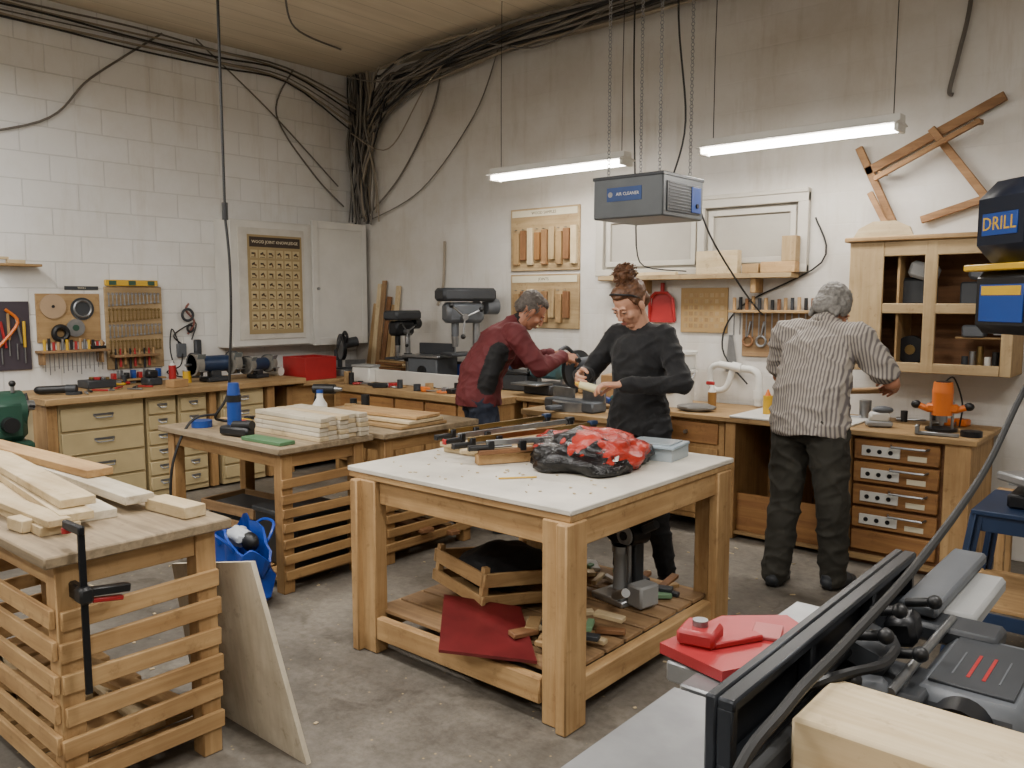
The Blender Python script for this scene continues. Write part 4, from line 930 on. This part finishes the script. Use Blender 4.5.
# ================================================================ PEOPLE
class Fig:
    def __init__(s):s.v=[];s.f=[];s.seg=[]
    def cap(s,p0,p1,r0,r1,tag,fl=(1,1),side=V((1,0,0)),n=14,classify=True):
        p0=V(p0);p1=V(p1);d=p1-p0
        if d.length<1e-5:d=V((0,0,1e-4))
        z=d.normalized();x=side-z*side.dot(z)
        if x.length<.2:x=V((0,1,0))-z*z.y
        if x.length<.05:x=V((0,0,1))-z*z.z
        x.normalize();y=z.cross(x);o=len(s.v);rings=[]
        for k in range(1,5):
            t=k/5*math.pi/2;rings.append((p0-z*r0*math.cos(t),r0*math.sin(t)))
        rings.append((p0,r0))
        for k in (1,2):rings.append((p0.lerp(p1,k/3),r0+(r1-r0)*k/3))
        rings.append((p1,r1))
        for k in range(4,0,-1):
            t=k/5*math.pi/2;rings.append((p1+z*r1*math.cos(t),r1*math.sin(t)))
        s.v.append(p0-z*r0)
        for c,r in rings:
            for i in range(n):
                a=2*math.pi*i/n;s.v.append(c+x*math.cos(a)*r*fl[0]+y*math.sin(a)*r*fl[1])
        s.v.append(p1+z*r1);e=len(s.v)-1;m=len(rings)
        for i in range(n):s.f.append((o,o+1+(i+1)%n,o+1+i))
        for j in range(m-1):
            for i in range(n):
                a=o+1+j*n+i;b=o+1+j*n+(i+1)%n;s.f.append((a,b,b+n,a+n))
        for i in range(n):s.f.append((e,e-n+i,e-n+(i+1)%n))
        if classify:s.seg.append((p0,p1,r0*(fl[0]+fl[1])/2,r1*(fl[0]+fl[1])/2,tag))
    def build(s,voxel,smooth=3,wr=0,ws=9):
        me=bpy.data.meshes.new('t');me.from_pydata([tuple(x) for x in s.v],[],s.f)
        bm=bmesh.new();bm.from_mesh(me);bmesh.ops.recalc_face_normals(bm,faces=bm.faces[:]);bm.to_mesh(me);bm.free()
        o=bpy.data.objects.new('t',me);bpy.context.collection.objects.link(o)
        r=o.modifiers.new('r','REMESH');r.mode='VOXEL';r.voxel_size=voxel;r.adaptivity=0
        if smooth:
            q=o.modifiers.new('s','SMOOTH');q.iterations=smooth;q.factor=.5
        bpy.context.view_layer.update();dg=bpy.context.evaluated_depsgraph_get()
        e=bpy.data.meshes.new_from_object(o.evaluated_get(dg))
        vs=[v.co.copy() for v in e.vertices];nn=[v.normal.copy() for v in e.vertices];fs=[tuple(p.vertices) for p in e.polygons]
        C=np.array([vs[f[0]].lerp(vs[f[2]],.5)[:] for f in fs]) if fs else np.zeros((0,3))
        best=np.full(len(C),1e9);bi=np.zeros(len(C),int)
        for k,(p0,p1,r0,r1,t) in enumerate(s.seg):
            a=np.array(p0[:]);d=np.array((p1-p0)[:]);L=max(d.dot(d),1e-12)
            u=np.clip(((C-a)@d)/L,0,1);dist=np.linalg.norm(C-(a+u[:,None]*d),axis=1)-(r0+(r1-r0)*u)
            m=dist<best;best[m]=dist[m];bi[m]=k
        tags=[s.seg[k][4] for k in bi]
        if wr:
            out=[]
            for v,n in zip(vs,nn):
                h=noise.noise(V((v.x*ws,v.y*ws,v.z*ws*1.6)))+.5*noise.noise(v*ws*2.3)
                rid=max(0,1-abs(noise.noise(V((v.x*ws*.9+5,v.y*ws*.9,v.z*ws*1.5+v.x*ws*.6))))*2.6)
                r2=max(0,1-abs(noise.noise(V((v.x*ws*1.7+1,v.y*ws*1.7+9,v.z*ws*2.4-v.x*ws))))*3)
                out.append(v+n*wr*(h*.45+rid*rid*.9+r2*r2*.4-.35))
            vs=out
        bpy.data.objects.remove(o)
        return vs,fs,tags
def put(b,fig,mats,voxel,smooth=3,wr=0,ws=9,M=None):
    vs,fs,tags=fig.build(voxel,smooth,wr,ws);b.add(vs,fs,[mats[t] for t in tags],M)
def hand(b,wrist,fd,pn,side,curl,skin,fore=None):
    f=Fig();fd=V(fd).normalized();pn=V(pn);pn=(pn-fd*pn.dot(fd)).normalized();lat=fd.cross(pn)*side;w=V(wrist)
    if fore is not None:f.cap(V(fore),w,.028,.025,'s')
    offs=(.027,.009,-.009,-.026);L=(.070,.078,.073,.057);kn=(.088,.092,.088,.08)
    for o,l,k in zip(offs,L,kn):
        f.cap(w+lat*o*.55,w+fd*k+lat*o,.016,.0125,'s')
        p=w+fd*k+lat*o;ang=0
        for fr,c,r0,r1 in ((.45,.55,.0098,.009),(.30,.75,.009,.0082),(.25,.5,.0082,.007)):
            ang+=c*curl;dd=(fd*math.cos(ang)+pn*math.sin(ang)+lat*o*1.2).normalized();q=p+dd*l*fr;f.cap(p,q,r0,r1,'s');p=q
    p=w+fd*.02+lat*.02;q=w+fd*.058+lat*.052+pn*.018;f.cap(p,q,.016,.012,'s')
    d=(fd*.75+lat*.15+pn*.6*curl).normalized();p2=q+d*.034;f.cap(q,p2,.0115,.010,'s');d=(fd*.65-lat*.25+pn*.7*curl).normalized();f.cap(p2,p2+d*.027,.010,.008,'s')
    put(b,f,{'s':skin},.0036,2)
def head(b,M,skin,hair,lips,neck_to,style):
    f=Fig();T=lambda x:(M@V(x))
    def E(c,r,g=None):
        g=g or f
        q=B('x');q.T=M;q.ell(c,r,steel,None,18,12);o=len(g.v);g.v+=[V(x) for x in q.v];g.f+=[tuple(i+o for i in k) for k in q.f];rr=sum(r)/3;g.seg.append((T(c),T(c)+V((0,0,1e-4)),rr,rr,'s'))
    E((0,-.018,.03),(.077,.097,.088));E((0,.022,-.035),(.057,.066,.078));E((0,.048,-.092),(.030,.030,.022));E((0,.03,-.07),(.048,.045,.035))
    for s in (-1,1):
        E((s*.079,-.004,-.012),(.010,.019,.032));E((s*.03,.080,.020),(.024,.010,.008));E((s*.036,.060,-.030),(.024,.022,.022));E((s*.010,.101,-.034),(.008,.009,.007))
    f.cap(T((0,.086,.012)),T((0,.106,-.030)),.007,.010,'s')
    f.cap(T((0,-.012,-.05)),V(neck_to),.054,.060,'s')
    put(b,f,{'s':skin},.0042,3)
    T0=b.T;b.T=b.T@M
    b.ell((0,.0905,-.062),(.021,.006,.0045),lips,None,14,8);b.ell((0,.0895,-.069),(.017,.007,.005),lips,None,14,8)
    ew=mat('eye_white','#b9b2a8',.3);ir=mat('eye_iris','#2a1d14',.2)
    for s in (-1,1):
        b.ell((s*.031,.081,.000),(.0125,.0085,.0065),ew,None,12,8);b.ell((s*.031,.0880,-.002),(.0045,.0025,.0045),ir,None,10,6)
        b.ell((s*.031,.0825,.005),(.0150,.0092,.0065),skin,None,12,8)
        b.tube([(s*.015,.0885,.019),(s*.03,.0905,.0235),(s*.046,.083,.020)],.0022,hair,6,3)
        b.tube([(s*.018,.0885,.000),(s*.031,.0915,-.0015),(s*.044,.0865,.000)],.0012,ir,5,3)
    b.T=T0
    h=Fig()
    EH=lambda c,r:E(c,r,h)
    random.seed(5)
    if style=='bun':
        EH((0,-.03,.05),(.083,.094,.080));EH((0,.018,.080),(.062,.058,.038));EH((0,-.07,-.01),(.066,.05,.06))
        for s in (-1,1):EH((s*.068,-.005,.035),(.016,.040,.045))
        for i in range(34):
            a=rnd(0,6.28);e=rnd(-1,1.4)
            EH((.048*math.cos(a)*math.cos(e),-.045+.048*math.sin(a)*math.cos(e),.150+.038*math.sin(e)),(rnd(.012,.02),rnd(.012,.02),rnd(.012,.02)))
        EH((0,-.045,.147),(.045,.045,.038))
    elif style=='short':
        EH((0,-.035,.045),(.082,.092,.082));EH((0,.01,.085),(.066,.06,.036));EH((0,-.075,-.015),(.064,.04,.055))
        for s in (-1,1):EH((s*.07,-.02,.02),(.014,.035,.04))
    else:
        EH((0,-.032,.048),(.088,.10,.086));EH((0,.012,.088),(.068,.062,.04));EH((0,-.085,-.02),(.074,.04,.075))
        for s in (-1,1):EH((s*.076,-.02,.0),(.018,.045,.06))
        for i in range(24):
            a=rnd(3.3,6.1);EH((.082*math.cos(a),.082*math.sin(a)-.02,rnd(-.08,.05)),(.016,.016,.03))
    vs,fs,tags=h.build(.0055,1)
    out=[];Mi=M.inverted();cc=V((0,-.02,.04))
    for v in vs:
        l=Mi@v;d=(l-cc).normalized();k=.006*noise.noise(V((l.x*60,l.y*25,l.z*60)))+.004*noise.noise(l*120);out.append(M@(l+d*k))
    b.add(out,fs,hair)
    T0=b.T;b.T=b.T@M
    if style=='bun':
        for i in range(46):
            a=rnd(0,6.28);e=rnd(-.6,1.4);c=V((.055*math.cos(a)*math.cos(e),-.045+.055*math.sin(a)*math.cos(e),.150+.048*math.sin(e)))
            d=(c-V((0,-.045,.147))).normalized()
            pts=[c+d*(.003*k)+V((.012*math.sin(k*1.7+i),.012*math.cos(k*1.7+i),.004*math.sin(k+i))) for k in range(5)];b.tube(pts,.0024,hair,5,3)
        for s in (-1,1):b.tube([(s*.066,.035,.05),(s*.080,.025,.02),(s*.083,.02,-.02),(s*.08,.022,-.05)],.0022,hair,5,4)
        b.tube([(-.082,-.01,.03),(-.074,.028,.07),(-.045,.058,.093),(0,.068,.103),(.045,.058,.093),(.074,.028,.07),(.082,-.01,.03)],.005,blk,6,4)
    else:
        for i in range(70):
            a=rnd(2.6,6.8);z=rnd(-.07,.12) if style=='shaggy' else rnd(-.04,.1);r=.086*math.sqrt(max(.1,1-((z-.03)/.12)**2))
            p=V((r*math.cos(a),-.02+r*1.1*math.sin(a),z));o=(p-cc).normalized()
            b.tube([p,p+o*.006+V((0,-.002,-.012)),p+o*.008+V((0,-.004,-.03))],.0028,hair,5,2)
    b.T=T0
def hmat(p,pitch,yaw=0,roll=0,s=1):
    return Matrix.Translation(V(p))@Matrix.Rotation(yaw,4,'Z')@Matrix.Rotation(pitch,4,'X')@Matrix.Rotation(roll,4,'Y')@Matrix.Scale(s,4)
def shoe(b,ank,d,m,sole):
    f=Fig();a=V(ank);d=V((d[0],d[1],0)).normalized();s=V((-d.y,d.x,0))
    f.cap(a+V((0,0,-.02))-d*.03,a+V((0,0,.03))-d*.0,.045,.045,'u');f.cap(V((a.x,a.y,.045))-d*.04,V((a.x,a.y,.042))+d*.1,.042,.045,'u',(1.0,.85));f.cap(V((a.x,a.y,.036))+d*.08,V((a.x,a.y,.034))+d*.15,.043,.032,'u',(1,.8))
    for k in (-.022,0,.022):f.cap(V((a.x,a.y,.014))-d*.045+s*k,V((a.x,a.y,.014))+d*.13+s*k*1.2,.013,.013,'o')
    put(b,f,{'u':m,'o':sole},.006,2)
skinF=mat('skin_fair','#b98a70',.5,0,.05,12);skinM=mat('skin_tan','#a87358',.55,0,.06,12)
def woman():
    b=B('woman',(-2.34,3.80,0),math.pi)
    sw=mat('black_sweater','#0e0f12',.85,0,.2,12,.3,120,sheen=.1);pants=mat('black_trousers','#141518',.8,0,.2,12)
    f=Fig();g=Fig()
    g.cap((-.05,0,.93),(.05,0,.93),.118,.118,'p',(1,1.0))
    f.cap((0,0,.88),(0,0,.97),.142,.136,'t',(1.24,1.0));f.cap((0,0,.94),(0,.0,1.08),.130,.118,'t',(1.25,.98));f.cap((0,0,1.08),(0,.015,1.27),.118,.125,'t',(1.28,.96))
    f.cap((-.055,.055,1.22),(.055,.055,1.22),.078,.078,'t')
    f.cap((-.105,.0,1.36),(.105,.0,1.36),.066,.066,'t');f.cap((0,0,1.3),(0,.005,1.41),.1,.058,'t',(1.1,.9))
    S=[((.145,0,1.36),(.32,.02,1.13),(.215,.235,1.155)),((-.145,0,1.36),(-.28,.04,1.12),(-.085,.27,1.125))]
    for sh,el,wr in S:
        f.cap(sh,el,.066,.054,'t');f.cap(el,wr,.053,.039,'t');e=V(wr);d=(V(wr)-V(el)).normalized();f.cap(e-d*.03,e,.040,.040,'t')
    L=[((.09,0,.89),(.10,.03,.49),(.10,-.02,.10)),((-.09,0,.89),(-.12,.02,.49),(-.15,-.06,.10))]
    for h,k,a in L:
        g.cap(h,k,.098,.072,'p');g.cap(k,a,.068,.052,'p')
    put(b,g,{'p':pants},.009,3,.009,9)
    vs,fs,tags=f.build(.0085,4,.010,8);vs=[V((v.x,v.y,max(v.z,.855+.01*math.sin(v.x*16)))) for v in vs];b.add(vs,fs,sw)
    shoe(b,(.10,-.02,.09),(.1,1),blk,dgry);shoe(b,(-.15,-.06,.09),(-.3,1),blk,dgry)
    hair=mat('brown_hair','#5a3a22',.55,0,.35,60);lips=mat('lips','#96584c',.5)
    head(b,hmat((0.02,.075,1.53),-.58,-.22,0,1.0),skinF,hair,lips,(0,.0,1.40),'bun')
    hand(b,(.205,.255,1.155),(-.35,.75,-.15),(-.75,-.2,-.1),1,.85,skinF,(.235,.2,1.155))
    hand(b,(-.07,.285,1.125),(.8,.45,.0),(.1,.1,-1),-1,.9,skinF,(-.10,.25,1.125))
    b.cyl((.03,.33,1.095),(.13,.36,1.12),.021,mat('glue_bottle_plastic','#d6cfa0',.4),seg=18);b.cyl((.13,.36,1.12),(.155,.368,1.127),.014,yel,.005)
    b.done(60)
woman()
def stripem():
    m,nt,p=_base('striped_shirt');t=_vec(nt)
    w=nt.nodes.new('ShaderNodeTexWave');w.wave_type='BANDS';w.bands_direction='X';w.inputs['Scale'].default_value=19;w.inputs['Distortion'].default_value=.6;w.inputs['Detail'].default_value=1;w.inputs['Detail Scale'].default_value=.6
    nt.links.new(t,w.inputs[0])
    c=_ramp(nt,w.outputs[1],[(.2,lin('#67605f')),(.45,lin('#8f8880')),(.75,lin('#a39b90'))]);nt.links.new(c,p.inputs['Base Color']);p.inputs['Roughness'].default_value=.85
    return m
def shirtman():
    b=B('man_in_striped_shirt',(-1.62,4.36,0),-.12)
    sh=stripem();pants=mat('olive_trousers','#2b2922',.85,0,.15,10)
    f=Fig();g=Fig()
    g.cap((-.06,-.03,.92),(.06,-.03,.92),.13,.13,'p')
    for h,k,a in (((-.10,-.02,.88),(-.13,.0,.48),(-.13,-.09,.10)),((.10,-.02,.88),(.12,.03,.48),(.115,.08,.10))):
        g.cap(h,k,.112,.09,'p');g.cap(k,a,.088,.072,'p');g.cap(V(a),V(a)+V((0,.0,-.03)),.072,.074,'p')
    put(b,g,{'p':pants},.009,4,.012,6.5)
    f.cap((0,-.03,.90),(0,-.02,1.08),.168,.155,'t',(1.3,.92));f.cap((0,-.02,1.08),(0,.05,1.27),.155,.150,'t',(1.32,.9))
    f.cap((-.155,.08,1.365),(.155,.08,1.365),.080,.080,'t');f.cap((0,.04,1.29),(0,.10,1.42),.135,.07,'t',(1.3,.9));f.cap((0,.095,1.40),(0,.125,1.435),.066,.06,'t')
    f.cap((-.2,.07,1.36),(-.275,.15,1.18),.080,.075,'t');f.cap((.2,.07,1.36),(.305,.15,1.19),.080,.075,'t')
    vs,fs,tags=f.build(.0085,4,.013,6)
    vs=[V((v.x,v.y,max(v.z,.85+.012*math.sin(v.x*20)))) for v in vs]
    b.add(vs,fs,sh)
    a=Fig()
    a.cap((-.26,.13,1.22),(-.29,.18,1.12),.046,.042,'s');a.cap((-.29,.18,1.12),(-.2,.40,1.05),.042,.028,'s')
    a.cap((.29,.13,1.24),(.335,.18,1.13),.046,.042,'s');a.cap((.335,.18,1.13),(.26,.41,1.09),.042,.028,'s')
    put(b,a,{'s':skinM},.007,3)
    hand(b,(-.2,.40,1.05),(.5,.8,-.3),(.7,0,-.5),-1,.9,skinM)
    hand(b,(.26,.41,1.09),(-.5,.8,-.2),(-.7,0,-.5),1,.9,skinM)
    shoe(b,(-.13,-.09,.09),(-.15,1),dgry,blk);shoe(b,(.115,.08,.09),(.2,1),dgry,blk)
    head(b,hmat((0,.205,1.50),-.7,-.1),skinM,mat('grey_hair','#77746f',.7,0,.3,60),mat('lips2','#8a5548',.5),(0,.10,1.40),'shaggy')
    b.tube([(-.065,.15,1.43),(0,.05,1.455),(.065,.15,1.43)],.02,sh,8,4)
    b.cyl((-.13,.50,1.02),(.16,.50,1.05),.018,wood('pine','x'),seg=12)
    b.done(60)
shirtman()
def redman():
    b=B('man_in_red_jacket',(-3.72,4.06,0),-.6)
    j=mat('maroon_jacket','#58191d',.75,0,.12,10);k_=mat('black_jacket_panel','#121214',.8);je=mat('dark_jeans','#1a2130',.85,0,.2,20)
    f=Fig();g=Fig()
    g.cap((-.05,-.02,.92),(.05,-.02,.92),.125,.125,'p')
    f.cap((0,-.02,.88),(0,-.02,.93),.158,.158,'t',(1.22,.98));f.cap((0,-.02,.93),(0,.0,1.08),.158,.148,'t',(1.22,.95));f.cap((0,.0,1.08),(0.02,.11,1.25),.150,.145,'t',(1.3,.92))
    f.cap((-.11,.18,1.33),(.18,.18,1.33),.078,.078,'t');f.cap((0.01,.10,1.27),(0.04,.20,1.385),.13,.066,'t',(1.25,.9));f.cap((0.04,.21,1.375),(0.045,.24,1.405),.064,.06,'k')
    for s in (-1,1):
        f.cap((s*.15,-.0,1.0),(.01+s*.155,.07,1.22),.060,.052,'k')
        el=(s*.27+.03,.31,1.12);wr=(s*.12+.08,.50,1.18)
        f.cap((s*.19+.02,.18,1.325),el,.074,.060,'t');f.cap(el,wr,.057,.041,'t')
    for s,a in ((-1,(-.12,-.1,.10)),(1,(.12,.1,.10))):
        kn=(s*.12,.03 if s<0 else .08,.48);g.cap((s*.09,-.02,.88),kn,.1,.075,'p');g.cap(kn,a,.072,.058,'p')
    put(b,g,{'p':je},.009,3,.012,8)
    vs,fs,tags=f.build(.0085,4,.011,6.5);vs=[V((v.x,v.y,max(v.z,.86))) for v in vs];mm={'t':j,'k':k_};b.add(vs,fs,[mm[t] for t in tags])
    shoe(b,(-.12,-.1,.09),(-.1,1),blk,dgry);shoe(b,(.12,.1,.09),(.1,1),blk,dgry)
    hand(b,(.20,.51,1.18),(-.2,.9,-.2),(-.7,0,-.6),1,.9,skinM,(.21,.48,1.18));hand(b,(-.04,.51,1.18),(.2,.9,-.2),(.7,0,-.6),-1,.9,skinM,(-.05,.48,1.18))
    head(b,hmat((.06,.33,1.475),-.72,-.15),skinM,mat('short_grey_hair','#57504a',.7,0,.3,60),mat('lips2','#8a5548',.5),(.04,.21,1.36),'short')
    b.cyl((-.08,.60,1.155),(.24,.60,1.155),.016,blk,seg=12)
    b.done(60)
redman()
# ------------------------------------------------ extra clutter
def clutter():
    random.seed(21)
    def pile(name,x0,x1,y0,y1,z,n,ms,hmax=.05):
        b=B(name)
        for i in range(n):
            x,y=rnd(x0,x1),rnd(y0,y1);k=i%4;m=ms[i%len(ms)];a=rnd(0,3.1)
            if k==0:b.cyl((x,y,z),(x,y,z+rnd(.04,hmax+.06)),rnd(.018,.035),m,seg=14)
            elif k==1:
                L=rnd(.08,.16);dx,dy=math.cos(a)*L,math.sin(a)*L*.4;b.cyl((x,y,z+.012),(x+dx,y+dy,z+.012),.006,steel,seg=8);b.cyl((x,y,z+.014),(x-dx*.6,y-dy*.6,z+.014),.013,m,seg=10)
            elif k==2:b.box((x,y,z+.02),(rnd(.06,.14),rnd(.04,.08),.04),m,(0,0,a),.006)
            else:b.torus((x,y,z+.01),rnd(.03,.05),.008,m)
        b.done()
    pile('hand_tools',-6.85,-6.75,3.02,3.14,.861,4,[dgry,red,steel,yel])
    pile('hand_tools',-5.1,-4.66,4.68,4.82,.802,12,[blk,steel,orange,wood('mid','x'),dgry])
    pile('hand_tools',-6.0,-5.25,4.66,4.78,.802,12,[blk,steel,red,wood('mid','x'),dgry])
    pile('hand_tools',-3.75,-3.1,4.99,5.06,.802,10,[blk,steel,blue,wood('mid','x'),whitep])
    pile('hand_tools',-1.98,-1.75,5.22,5.36,.814,8,[blk,steel,brass,wood('mid','x')])
    pile('hand_tools',-1.45,-1.05,5.42,5.5,.802,10,[blk,steel,orange,dgry])
    pile('hand_tools',-4.65,-4.4,3.62,3.75,.792,8,[blk,steel,wood('mid','x'),dgry])
    b=B('leaning_boards')
    for i in range(6):
        x=-6.62+i*.07;b.beam((x,5.50,.822),(x+.03,5.595,.80+rnd(.7,1.05)),.06,.02,wood(['mid','pale','old','dark'][i%4],'z'),up=(0,1,0))
    b.done()
    b=B('parts_organizer',(-4.72,5.50,.802));b.box((0,0,.14),(.3,.16,.28),lgry,b=.006)
    for r in range(4):
        for c in range(4):b.box((-.105+c*.07,-.083,.04+r*.066),(.06,.01,.055),[dgry,mat('drawer_clear','#9aa4a8',.3),dblue][(r+c)%3],b=.003)
    b.done()
    b=B('white_bench_box',(-5.93,4.9,.802),.1)
    b.box((0,0,.07),(.22,.14,.14),whitep,b=.01);b.box((0,0,.15),(.23,.15,.02),lgry,b=.004);b.done()
    b=B('screw_box',(-6.3,3.28,.861),.2);b.box((0,0,.03),(.1,.14,.06),card,b=.003);b.done()
    b=B('floor_shavings')
    for i in range(160):
        x,y=rnd(-5.5,-.6),rnd(.6,4.8);b.box((x,y,.003),(rnd(.01,.035),rnd(.005,.014),.003),wood('pale','x'),(0,0,rnd(0,3)),.0005)
    b.done()
    b=B('bench_brush',(-3.8,5.45,.802),.3);b.box((0,0,.02),(.22,.05,.04),wood('mid','x'),b=.008);b.cyl((.1,0,.03),(.2,0,.04),.012,wood('mid','x'));b.done()
clutter()
# ------------------------------------------------ camera
cd=bpy.data.cameras.new('camera');cd.sensor_width=36;cd.lens=829/1024*36;cd.clip_start=.05
cam=bpy.data.objects.new('camera',cd);cam.location=(0,0,1.55)
cam.rotation_euler=(math.pi/2-math.atan(84/829),0,math.radians(40.4));bpy.context.collection.objects.link(cam);bpy.context.scene.camera=cam
